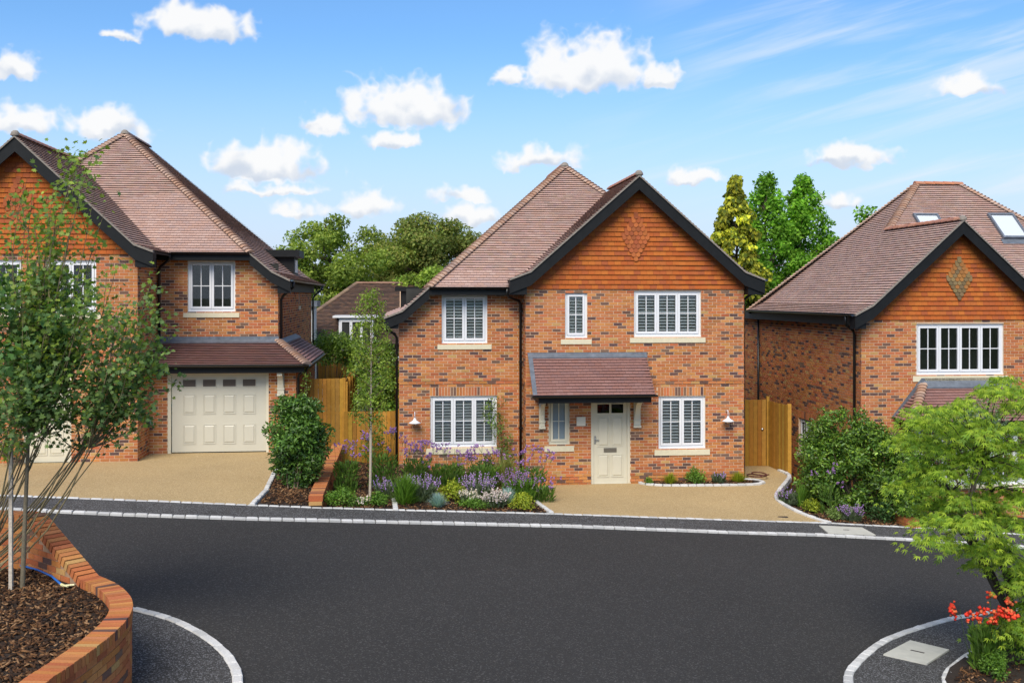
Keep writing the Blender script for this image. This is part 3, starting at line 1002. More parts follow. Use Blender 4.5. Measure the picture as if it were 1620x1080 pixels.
A.ridge((2.84, -0.32, 7.90), (2.84, 3.40, 7.90))
A.ridge((1.655, 4.25, 8.68), (1.655, 7.5, 8.68))
MB().lathe([(0.0, 0.09), (0.05, 0.08), (0.09, 0.04), (0.105, 0.0), (0.10, -0.04)], 12, Matrix.Translation((2.84, -0.30, 7.90))).build('ridge_end', 'verge', A.e, smooth=True)
MB().lathe([(0.0, 0.085), (0.05, 0.075), (0.10, 0.03), (0.13, -0.04)], 12, Matrix.Translation((1.655, 4.26, 8.66)), ).build('ridge_end', 'verge', A.e, smooth=True)
A.verge_board([(-0.44, 5.23), (0.09, 5.43), (2.84, 7.85), (5.59, 5.43), (6.11, 5.23)], -0.345, -0.30, 0.36)
MB().box(-0.44, -0.01, -0.30, -0.012, 4.84, 5.19).build('eaves_box', 'black', A.e)
MB().box(5.685, 6.11, -0.30, -0.012, 4.84, 5.19).build('eaves_box', 'black', A.e)
A.box('eaves_board', 'black', 5.70, 5.74, -0.012, 8.6, 4.84, 5.22)
A.box('fascia', 'black', -2.43, -0.30, 0.25, 0.29, 4.83, 5.03)
A.box('soffit', 'black', -2.43, -0.02, 0.29, 0.59, 4.83, 4.85)
A.verge_board([(-3.58, 4.255), (-3.1, 4.44), (-2.43, 5.03)], 0.235, 0.285, 0.30)
MB().box(-3.57, -3.20, 0.286, 0.59, 3.98, 4.20).build('eaves_box', 'black', A.e)
A.box('eaves_board', 'black', -3.24, -3.2, 0.6, 9.0, 4.0, 4.30)
half_gutter(A, (-2.42, 0.17, 5.04), (-0.32, 0.17, 5.04))
half_gutter(A, (-3.63, 0.25, 4.26), (-3.63, 9.1, 4.26))
half_gutter(A, (6.16, -0.3, 5.24), (6.16, 8.6, 5.24))
A.tube('downpipe', 'gutter_black', [(-0.46, 0.17, 5.0), (-0.46, 0.18, 4.86), (-0.42, 0.22, 4.78), (-0.12, 0.50, 4.68), (-0.075, 0.53, 4.60), (-0.075, 0.53, 0.05)], 0.036)
A.tube('downpipe', 'gutter_black', [(-3.63, 0.34, 4.2), (-3.63, 0.36, 4.05), (-3.55, 0.40, 3.98), (-3.30, 0.62, 3.84), (-3.245, 0.66, 3.74), (-3.245, 0.66, 0.05)], 0.036)
A.tube('downpipe', 'gutter_black', [(6.16, 0.10, 5.2), (6.15, 0.12, 5.02), (5.82, 0.22, 4.78), (5.745, 0.24, 4.68), (5.745, 0.24, 0.0)], 0.036)
for z in (1.4, 3.1, 4.4):
    A.box('pipe_clip', 'gutter_black', -0.13, -0.02, 0.49, 0.55, z, z + 0.035)
d_ = MB(); d_.box(-3.32, -2.6, 5.3, 6.4, 4.95, 5.08); d_.box(-3.15, -2.6, 5.4, 6.3, 4.4, 4.95)
d_.build('dormer', 'black', A.e)
A.finish()
wall_lamp(A, (5.19, 0.0, 1.83), 0, 'white swan-neck wall lamp right of the two-light window by the gate', 'white wall lamps')
wall_lamp(A, (-2.79, 0.6, 1.81), 0, 'white swan-neck wall lamp left of the three-light window above the flower bed', 'white wall lamps')

# ================================================= left house
B = House('brick_house', (-9.094, 25.637), 0.8, 'detached brick house on the left with a cream garage door behind the young maple')
B.wall((-5.6, 0), 0, 5.6, -0.3, 5.055, [(3.45, 4.63, 3.60, 4.87), (1.5, 2.9, 3.60, 4.87), (2.95, 4.05, -0.3, 2.1)], soldiers=[(2.93, 4.07, 2.10, 2.325)], steps=[(2.555, 2.69, 0.016)])
B.wall((0, 0), R(90), 2.05, -0.3, 5.055, par=1)
B.wall((0, 1.19), 0, 3.67, -0.3, 2.16, [(0.453, 2.98, -0.3, 2.05)], par=1)
B.wall((3.67, 1.19), R(90), 6.0, -0.9, 2.12, par=0)
B.wall((0, 2.05), 0, 3.12, 2.7, 5.0, [(0.786, 2.006, 3.593, 4.93)], ztop=lambda a: min(4.95, 4.95 - 0.86 * max(0.0, a - 2.36)))
B.wall((3.12, 2.05), R(90), 10.4, 2.1, 4.5, [(5.6, 6.0, 3.72, 4.25)], par=1)
B.box('interior_wall', 'interior', -5.4, 3.0, 3.2, 3.25, 2.7, 4.9)
B.box('interior_wall', 'interior', -5.4, -0.1, 1.2, 1.25, 0.0, 5.0)
B.window(0.786, 2.006, 3.593, 4.93, 2.05, 2)
B.window(-2.15, -0.97, 3.60, 4.87, 0, 2)
B.window(-4.1, -2.7, 3.60, 4.87, 0, 2)
B.window(5.6, 6.0, 3.72, 4.25, 0, 1, ang=R(90), p=(3.12, 2.05), bars=(0, 0))
# garage door
gf = MB()
gf.box(0.453, 0.531, 1.21, 1.30, -0.02, 2.05); gf.box(2.916, 2.98, 1.21, 1.30, -0.02, 2.05); gf.box(0.531, 2.916, 1.21, 1.30, 2.01, 2.05)
gf.build('garage_frame', 'cream', B.e)
mat('garage_cream', (0.54, 0.52, 0.43), rough=0.4, tone=(3, 0.02))
panel_door(B, 0.545, 2.914, 1.275, 0.02, 2.008, 4, [(0.10, 0.355, 'panel'), (0.485, 0.74, 'panel'), (0.84, 0.93, 'pane')], 'garage_door', 'garage_cream', pane_mat='grey_pane')
panel_door(B, -2.55, -1.65, 0.07, 0.0, 2.06, 2, [(0.08, 0.36, 'panel'), (0.455, 0.83, 'panel'), (0.865, 0.975, 'pane')], 'front_door', 'cream', handle=(0.05, 1.1))
fr = MB(); fr.box(-2.65, -2.56, 0.03, 0.1, 0, 2.1); fr.box(-1.64, -1.55, 0.03, 0.1, 0, 2.1); fr.build('door_frame', 'cream', B.e)
bracket(B, 3.205, 3.375, 1.18, 1.45, 2.06, 0.26)
# pent roof over the garage, turning the corner
slope(B, [(0.02, 0.72), (3.99, 0.72), (3.12, 2.03), (0.02, 2.03)], 2.265, 0, 0.72, 0, 0.42, pal=TILES_RED)
slope(B, [(3.99, 0.72), (3.99, 6.6), (3.12, 6.6), (3.12, 2.03)], 2.265, 3.99, 0, -0.63, 0, pal=TILES_RED)
B.bonnets((4.0, 0.71, 2.27), (3.12, 2.03, 2.83), Vector((0, -0.42, 1)).normalized(), Vector((0.63, 0, 1)).normalized(), step=0.112)
B.box('canopy_fascia', 'black', 0.02, 3.92, 0.80, 0.84, 2.06, 2.25)
B.box('canopy_fascia', 'black', 3.88, 3.92, 0.84, 6.6, 2.06, 2.25)
B.box('canopy_soffit', 'black', 0.02, 3.88, 0.84, 1.18, 2.065, 2.085)
B.box('canopy_soffit', 'black', 3.68, 3.88, 1.19, 6.6, 2.065, 2.085)
half_gutter(B, (0.0, 0.67, 2.27), (4.05, 0.67, 2.27), 0.055)
half_gutter(B, (4.05, 0.67, 2.27), (4.05, 6.6, 2.27), 0.055)
MB().prism([(0.0, 1.86, 2.775), (0.0, 2.045, 2.85), (0.0, 2.045, 2.94), (0.0, 2.02, 2.94), (0.0, 2.02, 2.87), (0.0, 1.855, 2.80)], (3.14, 0, 0)).build('lead_flashing', 'lead', B.e)
MB().prism([(3.135, 2.05, 2.82), (3.30, 1.95, 2.73), (3.30, 6.6, 2.73), (3.135, 6.6, 2.82)], (0, 0, 0.03)).build('lead_flashing', 'lead', B.e)
# tile hung gable
B.hung_panel = MB().prism([(-5.6, 0.02, 5.06), (0, 0.02, 5.06), (0, 0.02, 5.20), (-2.74, 0.02, 7.66), (-5.6, 0.02, 5.15)], (0, 0.1, 0)).build('gable_panel', 'roofdeck', B.e)
B.tilefield((-5.6, 0.0, 5.02), (1, 0, 0), (0, 0, 1), [[(0, 0), (5.6, 0), (5.6, 0.20), (2.86, 2.68), (0, 0.20)]], kind='hung', g=0.122, w=0.168, deck=False, th=0.010, lift=0.030)
diamond(B, -2.76, 6.20, 0.0, 11, 0.118, 0.108, cols=((0.34, 0.10, 0.04), (0.39, 0.12, 0.042), (0.30, 0.09, 0.04)))
slope(B, [(0.0, -0.34), (0.0, 1.80), (-2.74, 4.50), (-2.74, -0.34)], 7.8, -2.74, 0, -0.93, 0)
slope(B, [(0.0, -0.34), (0.44, -0.34), (0.44, 1.75), (0.0, 1.80)], 5.252, 0, 0, -0.38, 0, indiv=False)
slope(B, [(-2.74, -0.34), (-2.74, 4.5), (-5.9, 4.5), (-5.9, -0.34)], 7.8, -2.74, 0, 0.93, 0, indiv=False)
slope(B, [(0.10, 1.68), (2.44, 1.68), (-1.68, 5.5), (-2.74, 4.5)], 5.17, 0, 1.75, 0, 0.955)
slope(B, [(-1.68, 5.5), (2.46, 1.68), (3.0, 1.68), (3.0, 13.0), (-1.68, 8.4)], 8.75, -1.68, 0, -0.877, 0)
slope(B, [(3.0, 1.68), (3.47, 1.68), (3.47, 13.4), (3.0, 13.4)], 4.646, 3.0, 0, -0.48, 0, indiv=False)
slope(B, [(-1.68, 5.5), (-2.74, 4.5), (-5.5, 4.5), (-5.5, 8.4), (-1.68, 8.4)], 8.75, -1.68, 0, 0.877, 0, indiv=False)
slope(B, [(-1.68, 8.4), (3.0, 13.0), (-5.5, 13.0)], 8.75, 0, 8.4, 0, -0.9, tiles=False)
B.bonnets((2.46, 1.66, 5.13), (-1.68, 5.5, 8.76), Vector((0, -0.95, 1)).normalized(), Vector((0.88, 0, 1)).normalized())
B.bonnets((-2.74, 4.5, 7.82), (-1.68, 5.5, 8.76), Vector((0, -0.95, 1)).normalized(), Vector((-0.88, 0, 1)).normalized())
B.ridge((-2.74, -0.32, 7.85), (-2.74, 4.5, 7.85))
B.ridge((-1.68, 5.5, 8.80), (-1.68, 8.4, 8.80), cols=((0.27, 0.17, 0.14), (0.24, 0.15, 0.13)))
MB().lathe([(0.0, 0.09), (0.05, 0.08), (0.09, 0.04), (0.105, 0.0), (0.10, -0.04)], 12, Matrix.Translation((-2.74, -0.30, 7.85))).build('ridge_end', 'verge', B.e, smooth=True)
MB().lathe([(0.0, 0.085), (0.05, 0.075), (0.10, 0.03), (0.13, -0.04)], 12, Matrix.Translation((-1.68, 5.48, 8.79))).build('ridge_end', 'verge', B.e, smooth=True)
B.verge_board([(-5.9, 4.86), (-2.74, 7.8), (0.0, 5.252), (0.44, 5.085)], -0.345, -0.30, 0.37)
MB().box(0.012, 0.44, -0.30, 0.0, 4.70, 5.05).build('eaves_box', 'black', B.e)
B.box('eaves_board', 'black', 0.012, 0.06, 0.0, 1.75, 4.74, 5.2)
B.box('fascia', 'black', 0.06, 2.43, 1.70, 1.74, 4.94, 5.14)
B.box('soffit', 'black', 0.06, 2.43, 1.74, 2.04, 4.94, 4.96)
B.verge_board([(2.43, 5.13), (3.0, 4.65), (3.47, 4.42)], 1.675, 1.725, 0.30)
MB().box(3.14, 3.46, 1.726, 2.04, 4.08, 4.36).build('eaves_box', 'black', B.e)
B.box('eaves_board', 'black', 3.14, 3.18, 2.06, 13.0, 4.12, 4.50)
half_gutter(B, (0.40, 1.62, 5.15), (2.42, 1.62, 5.15))
half_gutter(B, (3.52, 1.70, 4.44), (3.52, 13.3, 4.44))
B.tube('downpipe', 'gutter_black', [(0.42, 1.62, 5.12), (0.40, 1.64, 4.95), (0.12, 1.93, 4.78), (0.075, 1.97, 4.68), (0.075, 1.97, 2.85)], 0.036)
B.tube('downpipe', 'gutter_black', [(3.52, 2.0, 4.40), (3.52, 2.0, 4.24), (3.25, 2.15, 4.02), (3.19, 2.18, 3.92), (3.19, 2.18, 2.88)], 0.036)
B.tube('downpipe', 'gutter_black', [(3.52, 12.6, 4.40), (3.48, 12.6, 4.24), (3.25, 12.4, 4.02), (3.19, 12.36, 3.92), (3.19, 12.36, 2.3)], 0.036)
B.tube('downpipe', 'gutter_black', [(4.0, 1.0, 2.2), (3.95, 1.02, 2.1), (3.76, 1.12, 1.98), (3.735, 1.14, 1.90), (3.735, 1.14, -0.3)], 0.036)
d_ = MB(); d_.box(2.05, 3.18, 7.3, 8.9, 5.24, 5.46); d_.box(2.05, 3.0, 7.5, 8.7, 4.6, 5.24); d_.build('dormer', 'black', B.e)
MB().box(3.001, 3.02, 7.75, 8.45, 4.75, 5.15).build('dormer_window', 'white_frame', B.e)
B.finish()
bl = empty('wall_light', B.world((0.0, 0.95, 0.86)), HOUSE_TURN + R(90))
tag(bl, 'black oval bulkhead wall light beside the garage door', 'wall light')
MB().lathe([(0.0, 0.10), (0.06, 0.09), (0.10, 0.05), (0.115, 0.0)], 16, Matrix.Rotation(R(90), 4, 'X') @ Matrix.Diagonal((0.9, 1.5, 1, 1))).build('housing', 'black', bl, smooth=True)
MB().lathe([(0.0, 0.113), (0.05, 0.105), (0.072, 0.082)], 16, Matrix.Rotation(R(90), 4, 'X') @ Matrix.Diagonal((0.9, 1.5, 1, 1))).build('lens', 'frosted', bl, smooth=True)

# ================================================= right house
C = House('brick_house', (8.973, 27.1), -0.75, 'detached brick house on the right with roof windows, behind the green maple')
C.wall((0, 0), 0, 5.13, -0.3, 4.98, [(1.48, 3.86, 3.52, 4.84)], steps=[(-0.3, 0.15, 0.018)])
C.wall((0, 9.5), R(-90), 9.5, -0.3, 4.98, [(5.2, 6.25, 0.95, 1.96)], par=1, soldiers=[(5.12, 6.33, 1.95, 2.175)])
C.wall((5.13, 0), R(90), 1.3, -0.3, 4.98, par=1)
C.wall((5.13, 1.3), 0, 4.6, -0.3, 4.9)
C.wall((5.13, 8.0), R(180), 5.1, -0.3, 4.98, bricks=False, name='back_wall')
C.box('interior_wall', 'interior', 0.2, 5.0, 1.3, 1.35, 0, 4.9)
C.window(1.48, 3.86, 3.52, 4.84, 0, 4, sillh=0.17)
C.window(5.2, 6.25, 0.95, 1.96, 0, 2, ang=R(-90), p=(0, 9.5))
C.box('interior_wall', 'interior', 0.5, 0.55, 2.6, 5.0, 0, 2.5)
# bay window below a hipped roof
for (u0, u1, w0, w1) in ((1.15, 4.45, -0.70, -0.60), (1.15, 1.25, -0.60, 0.0), (4.35, 4.45, -0.60, 0.0)):
    C.box('bay_plinth', 'mortar', u0, u1, w0, w1, -0.3, 0.72)
for k in range(14):
    for i in range(15):
        a = 1.15 + i * 0.225 - (0.1125 if k % 2 else 0)
        lo, hi = max(a, 1.15), min(a + 0.215, 4.45)
        if hi - lo > 0.04:
            C.bricks.append((Vector(((lo + hi) / 2, -0.70, -0.3 + k * 0.075 + 0.0375)), Matrix.Identity(4), hi - lo, C.rnd.choices(range(len(BRICKS)), B_W)[0], None, True))
C.window(1.17, 4.43, 0.80, 2.30, -0.70, 5, back=0.0, sill=False)
C.window(0.02, 0.66, 0.80, 2.30, 0, 1, ang=R(-90), p=(1.17, 0.0), back=0.0, sill=False)
C.box('bay_sill', 'stone', 1.08, 4.52, -0.80, -0.03, 0.72, 0.795)
slope(C, [(0.85, -1.05), (4.75, -1.05), (3.95, -0.02), (1.65, -0.02)], 2.42, 0, -1.05, 0, 0.85, pal=TILES_RED)
slope(C, [(0.85, -1.05), (1.65, -0.02), (0.85, -0.02)], 2.42, 0.85, 0, 1.09, 0, indiv=False, pal=TILES_RED)
slope(C, [(4.75, -1.05), (4.75, -0.02), (3.95, -0.02)], 2.42, 4.75, 0, -1.09, 0, indiv=False, pal=TILES_RED)
C.bonnets((0.85, -1.05, 2.44), (1.65, -0.02, 3.31), Vector((0, -0.85, 1)).normalized(), Vector((-1.09, 0, 1)).normalized())
MB().prism([(1.6, -0.20, 3.19), (1.6, -0.005, 3.34), (1.6, -0.005, 3.44), (1.6, -0.03, 3.44), (1.6, -0.03, 3.37), (1.6, -0.2, 3.22)], (2.4, 0, 0)).build('lead_flashing', 'lead', C.e)
MB().prism([(0.80, -0.012, 2.44), (0.90, -0.012, 2.42), (1.68, -0.012, 3.30), (1.68, -0.012, 3.44), (1.6, -0.012, 3.44)], (0, -0.03, 0)).build('lead_flashing', 'lead', C.e)
C.box('canopy_fascia', 'black', 0.92, 4.68, -0.98, -0.94, 2.25, 2.40)
C.box('canopy_soffit', 'black', 0.92, 4.68, -0.94, -0.005, 2.30, 2.32)
# gable
C.hung_panel = MB().prism([(0, 0.02, 4.99), (5.13, 0.02, 4.99), (5.13, 0.02, 5.15), (2.567, 0.02, 7.36), (0, 0.02, 5.15)], (0, 0.1, 0)).build('gable_panel', 'roofdeck', C.e)
C.tilefield((0, 0.0, 4.945), (1, 0, 0), (0, 0, 1), [[(0.0, 0), (5.13, 0), (5.13, 0.20), (2.567, 2.44), (0.0, 0.20)]], kind='hung', g=0.122, w=0.168, deck=False, th=0.010, lift=0.030)
diamond(C, 2.62, 5.98, 0.0, 11, 0.118, 0.096, cols=((0.20, 0.14, 0.07), (0.23, 0.16, 0.08), (0.17, 0.12, 0.065), (0.33, 0.15, 0.05)))
slope(C, [(0.15, -0.34), (2.567, -0.34), (2.567, 3.86), (0.15, 3.86)], 7.505, 2.567, 0, 0.90, 0)
slope(C, [(0.15, 3.86), (2.567, 3.86), (4.28, 5.5), (0.15, 7.75)], 7.505, 2.567, 0, 0.90, 0)
slope(C, [(-0.32, -0.34), (0.15, -0.34), (0.15, 7.75), (-0.32, 8.0)], 5.33, 0.15, 0, 0.52, 0, indiv=False)
slope(C, [(2.567, -0.34), (4.98, -0.34), (4.98, 1.55), (2.567, 3.86)], 7.505, 2.567, 0, -0.90, 0)
slope(C, [(4.98, -0.34), (5.45, -0.34), (5.45, 1.2), (4.98, 1.55)], 5.33, 4.98, 0, -0.52, 0, indiv=False)
slope(C, [(4.28, 5.5), (5.7, 5.5), (9.8, 1.4), (5.1, 1.4), (2.6, 3.86)], 9.05, 0, 5.5, 0, 0.90)
slope(C, [(5.7, 5.5), (9.8, 1.4), (9.8, 9.5)], 9.05, 5.7, 0, -0.9, 0, indiv=False)
slope(C, [(4.28, 5.5), (-0.3, 8.0), (9.8, 9.5), (5.7, 5.5)], 9.05, 0, 5.5, 0, -1.6, tiles=False)
C.bonnets((2.6, 3.88, 7.53), (4.28, 5.5, 9.06), Vector((0, -0.9, 1)).normalized(), Vector((-0.9, 0, 1)).normalized())
C.bonnets((9.8, 1.4, 5.36), (5.7, 5.5, 9.06), Vector((0, -0.9, 1)).normalized(), Vector((0.9, 0, 1)).normalized())
C.bonnets((-0.3, 8.0, 5.06), (4.28, 5.5, 9.06), Vector((-0.9, 0, 1)).normalized(), Vector((0, 1.4, 1)).normalized(), width=0.09)
C.ridge((2.567, -0.32, 7.55), (2.567, 3.95, 7.55), cols=((0.42, 0.18, 0.10), (0.38, 0.17, 0.11), (0.46, 0.22, 0.13)))
C.ridge((4.22, 5.5, 9.09), (5.78, 5.5, 9.09), cols=((0.46, 0.18, 0.09), (0.42, 0.19, 0.11)))
MB().lathe([(0.0, 0.09), (0.05, 0.08), (0.09, 0.04), (0.105, 0.0), (0.10, -0.04)], 12, Matrix.Translation((2.567, -0.30, 7.54))).build('ridge_end', 'verge', C.e, smooth=True)
C.verge_board([(-0.32, 5.085), (0.15, 5.33), (2.567, 7.505), (4.98, 5.33), (5.45, 5.085)], -0.345, -0.30, 0.36)
MB().box(-0.32, -0.012, -0.30, -0.012, 4.72, 5.04).build('eaves_box', 'black', C.e)
mat('dark_fascia', (0.022, 0.024, 0.022), rough=0.5, tone=(5, 0.2))
C.box('fascia', 'dark_fascia', -0.21, -0.17, -0.012, 9.4, 4.80, 5.03)
C.box('soffit', 'dark_fascia', -0.17, -0.012, 0.0, 9.4, 4.80, 4.82)
half_gutter(C, (-0.37, -0.3, 5.09), (-0.37, 8.0, 5.09))
C.tube('downpipe', 'gutter_black', [(-0.37, 0.12, 5.05), (-0.37, 0.14, 4.88), (-0.33, 0.17, 4.80), (-0.10, 0.28, 4.66), (-0.06, 0.30, 4.56), (-0.06, 0.30, 0.0)], 0.036)
C.tube('downpipe', 'gutter_black', [(-0.06, 7.7, 4.8), (-0.06, 7.7, 0.0)], 0.036)
C.tube('downpipe', 'gutter_black', [(0.95, -0.74, 2.25), (0.95, -0.5, 2.1), (0.95, -0.06, 1.9), (0.95, -0.06, -0.2)], 0.036)
def rooflight(H, u0, u1, w0, w1):
    z = lambda w: 9.05 - 0.9 * (5.5 - w)
    n = Vector((0, -0.9, 1)).normalized()
    def q(u, w, h): return Vector((u, w, z(w))) + n * h
    o = MB()
    t = 0.06
    for (a, b, c, d) in ((u0, u1, w0, w0 + t), (u0, u1, w1 - t, w1), (u0, u0 + t, w0 + t, w1 - t), (u1 - t, u1, w0 + t, w1 - t)):
        o.prism([q(a, c, 0.0), q(b, c, 0.0), q(b, d, 0.0), q(a, d, 0.0)], n * 0.11)
    fo = o.build('roof_window', 'lead', H.e)
    MB().prism([q(u0 + t, w0 + t, 0.05), q(u1 - t, w0 + t, 0.05), q(u1 - t, w1 - t, 0.05), q(u0 + t, w1 - t, 0.05)], n * 0.02).build('pane', 'rooflight_painted_sky', fo)
    MB().prism([q(u0 - 0.08, w0 - 0.16, 0.028), q(u1 + 0.08, w0 - 0.16, 0.028), q(u1 + 0.08, w0, 0.028), q(u0 - 0.08, w0, 0.028)], n * 0.012).build('flashing', 'lead', fo)
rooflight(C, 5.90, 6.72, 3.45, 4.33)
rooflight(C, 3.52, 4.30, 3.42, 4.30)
for t_ in C.bricks: pass
C.bricks = [(c, r, l, ci, w if w is not None else C.e, s) for (c, r, l, ci, w, s) in C.bricks]
C.finish()

# ------------------------------------------------------------------ ground, road, kerbs, drives
SL = -0.0756
def gz(x):
    """the close falls to the right"""
    return SL * (min(max(x, -16.0), 18.0) - 2.55)
def sheet(name, pts, m, dz=0.0, depth=0.4, zf=None, kind='structure', sub=None):
    """flat-topped piece of ground over a plan polygon; zf(x,y) gives its height"""
    zf = zf or (lambda x, y: gz(x))
    b = MB()
    top = [(x, y, zf(x, y) + dz) for x, y in pts]
    b.poly(top)
    for i in range(len(top)):
        j = (i + 1) % len(top)
        p, q = top[i], top[j]
        b.poly([(p[0], p[1], p[2] - depth), (q[0], q[1], q[2] - depth), q, p])
    o = b.build(name, m)
    o['kind'] = kind
    return o
def tri_sheet(name, pts, zs, m, kind='structure', depth=0.4):
    import mathutils
    b = MB()
    co = [Vector((x, y, 0)) for x, y in pts]
    tris = mathutils.geometry.tessellate_polygon([co])
    V = [(x, y, z) for (x, y), z in zip(pts, zs)]
    for t in tris: 
        p = [V[i] for i in t]
        n = (Vector(p[1]) - Vector(p[0])).cross(Vector(p[2]) - Vector(p[0]))
        b.poly(p, None, n.z < 0)
    for i in range(len(V)):
        j = (i + 1) % len(V)
        p, q = V[i], V[j]
        b.poly([(p[0], p[1], p[2] - depth), (q[0], q[1], q[2] - depth), q, p])
    o = b.build(name, m); o['kind'] = kind
    return o

# the wide ground, reaching the horizon
b = MB()
xs = [-1500, -300, -60, -16, -8, 0, 8, 18, 60, 300, 1500]; ys = [-1500, -200, -40, 0, 20, 60, 200, 1500]
for i in range(len(xs) - 1):
    for j in range(len(ys) - 1):
        P = [(xs[i], ys[j]), (xs[i + 1], ys[j]), (xs[i + 1], ys[j + 1]), (xs[i], ys[j + 1])]
        b.poly([(x, y, gz(x) - 0.65) for x, y in P])
g = b.build('ground', 'grass_ground'); g['kind'] = 'structure'

KR = [(-30, 16.6), (-16, 18.3), (-8.71, 19.39), (-7.16, 19.59), (-5.14, 19.98), (-2.11, 20.71), (1.16, 21.50), (4.63, 22.10), (6.61, 22.52), (8.57, 22.74), (10.03, 22.84), (16, 23.1), (30, 23.4)]
KH = [(-30, 17.9), (-16, 19.4), (-9.86, 20.33), (-8.73, 20.53), (-6.99, 20.85), (-5.19, 21.15), (-3.96, 21.36), (-2.22, 21.76), (0.81, 22.52), (2.6, 22.87), (4.89, 23.33), (7.14, 23.82), (8.45, 23.97), (9.69, 24.12), (16, 24.4), (30, 24.8)]
FL = [(-5.6, 14.30), (-5.11, 14.19), (-4.39, 13.84), (-3.69, 13.12), (-3.32, 12.53), (-3.09, 11.96), (-2.98, 11.2), (-3.0, 9.5), (-3.0, 4.0)]
FR = [(4.24, 4.0), (4.18, 11.0), (4.20, 13.1), (4.32, 13.60), (4.56, 14.10), (5.27, 15.17), (6.01, 15.92), (7.13, 16.88), (8.6, 17.7), (11, 18.4), (16, 19.0), (30, 19.6)]
FRI = [(5.55, 4.0), (5.50, 11.0), (5.52, 13.2), (5.64, 13.75), (5.90, 14.23), (6.59, 15.07), (7.41, 15.86), (8.8, 16.6), (11, 17.2), (16, 17.9), (30, 18.5)]
def interp(P, x):
    for i in range(len(P) - 1):
        if P[i][0] <= x <= P[i + 1][0]:
            t = (x - P[i][0]) / (P[i + 1][0] - P[i][0])
            return P[i][1] + t * (P[i + 1][1] - P[i][1])
    return P[-1][1]
# road sheet: split in strips so that it follows the fall
b = MB()
xx = [-60, -30, -16] + [(-16 + 0.5 * i) for i in range(1, 69)] + [30, 60]
for i in range(len(xx) - 1):
    a, c = xx[i], xx[i + 1]
    b.poly([(a, -10, gz(a)), (c, -10, gz(c)), (c, interp(KR, c) + 0.02, gz(c)), (a, interp(KR, a) + 0.02, gz(a))])
o = b.build('road', 'asphalt'); o['kind'] = 'structure'
# pavement on the far side
b = MB()
for i in range(len(xx) - 1):
    a, c = xx[i], xx[i + 1]
    b.poly([(a, interp(KR, a), gz(a) + 0.03), (c, interp(KR, c), gz(c) + 0.03), (c, interp(KH, c), gz(c) + 0.035), (a, interp(KH, a), gz(a) + 0.035)])
o = b.build('pavement', 'tarmac'); o['kind'] = 'structure'
sheet('pavement', FL + [(-9, 4.0), (-9, 14.3)], 'tarmac', 0.035)
sheet('pavement', FR[:8] + [(8.6, 17.7), (11, 18.4), (16, 19.0), (16, 17.9), (11, 17.2), (8.8, 16.6)] + FRI[::-1][4:], 'tarmac', 0.035) if False else None
for i in range(len(FR) - 1):
    j = min(i, len(FRI) - 2)
tri_sheet('pavement', FR + FRI[::-1], [gz(x) + 0.035 for x, y in FR + FRI[::-1]], 'tarmac')

# ---- kerbs of granite setts, each stone a piece of its own
GR = [(0.55, 0.545, 0.53), (0.50, 0.495, 0.48), (0.59, 0.585, 0.57), (0.45, 0.45, 0.44)]
def stone_mesh(l, w, h, ci, v):
    k = ('sett', round(l, 2), round(w, 2), ci, v)
    if k not in _mesh_cache:
        rnd = random.Random(v * 13 + ci)
        b = MB()
        e = 0.014
        j = lambda: rnd.uniform(-0.006, 0.006)
        lo = [(-l / 2, -w / 2, -0.08), (l / 2, -w / 2, -0.08), (l / 2, w / 2, -0.08), (-l / 2, w / 2, -0.08)]
        md = [(x + j(), y + j(), h - e) for x, y, _ in lo]
        tp = [(x * (1 - 2 * e / l) + j(), y * (1 - 2 * e / w) + j(), h + j() * 0.6) for x, y, _ in lo]
        for q in range(4):
            r = (q + 1) % 4
            b.poly([lo[q], lo[r], md[r], md[q]], GR[ci]); b.poly([md[q], md[r], tp[r], tp[q]], GR[ci])
        b.poly(tp, GR[ci])
        _mesh_cache[k] = b.mesh('kerb_stone', 'granite')
    return _mesh_cache[k]
def walk(P, step, start=0.0):
    out = []; acc = start
    for i in range(len(P) - 1):
        p, q = Vector(P[i]), Vector(P[i + 1])
        L = (q - p).length
        d = (q - p) / L
        while acc < L:
            out.append((p + d * acc, math.atan2(d.y, d.x))); acc += step
        acc -= L
    return out
def kerb(name, P, ln=0.2, wd=0.10, h=0.05, zf=None, sel=None):
    zf = zf or (lambda x, y: gz(x))
    e = empty(name, (P[0][0], P[0][1], zf(*P[0]))); e['kind'] = 'structure'
    base = Vector(e.location)
    rnd = random.Random(len(P) * 7 + int(P[0][0] * 10))
    n = 0
    for (p, a) in walk([Vector((x, y)) for x, y in P], ln + 0.012):
        if sel and not sel(p): continue
        sl = math.atan2(zf(p.x + math.cos(a) * 0.1, p.y + math.sin(a) * 0.1) - zf(p.x, p.y), 0.1)
        o = place('kerb_stone', stone_mesh(ln, wd, h, rnd.choices(range(4), (5, 4, 4, 2))[0], rnd.randrange(5)), e,
                  Vector((p.x, p.y, zf(p.x, p.y) + rnd.uniform(-0.004, 0.004))) - base, (0, -sl, a + rnd.uniform(-0.02, 0.02)))
        n += 1
    return e
def smooth(P, n=3):
    for _ in range(n):
        Q = [P[0]]
        for i in range(len(P) - 1):
            p, q = P[i], P[i + 1]
            Q += [(p[0] * .75 + q[0] * .25, p[1] * .75 + q[1] * .25), (p[0] * .25 + q[0] * .75, p[1] * .25 + q[1] * .75)]
        P = Q + [P[-1]]
    return P
kerb('kerb', KR, 0.21, 0.11, 0.05, sel=lambda p: -12 < p.x < 13)
kerb('kerb', KH, 0.20, 0.10, 0.05, sel=lambda p: -12 < p.x < 13)
kerb('kerb', smooth(FL, 3), 0.20, 0.12, 0.055, sel=lambda p: p.y > 9)
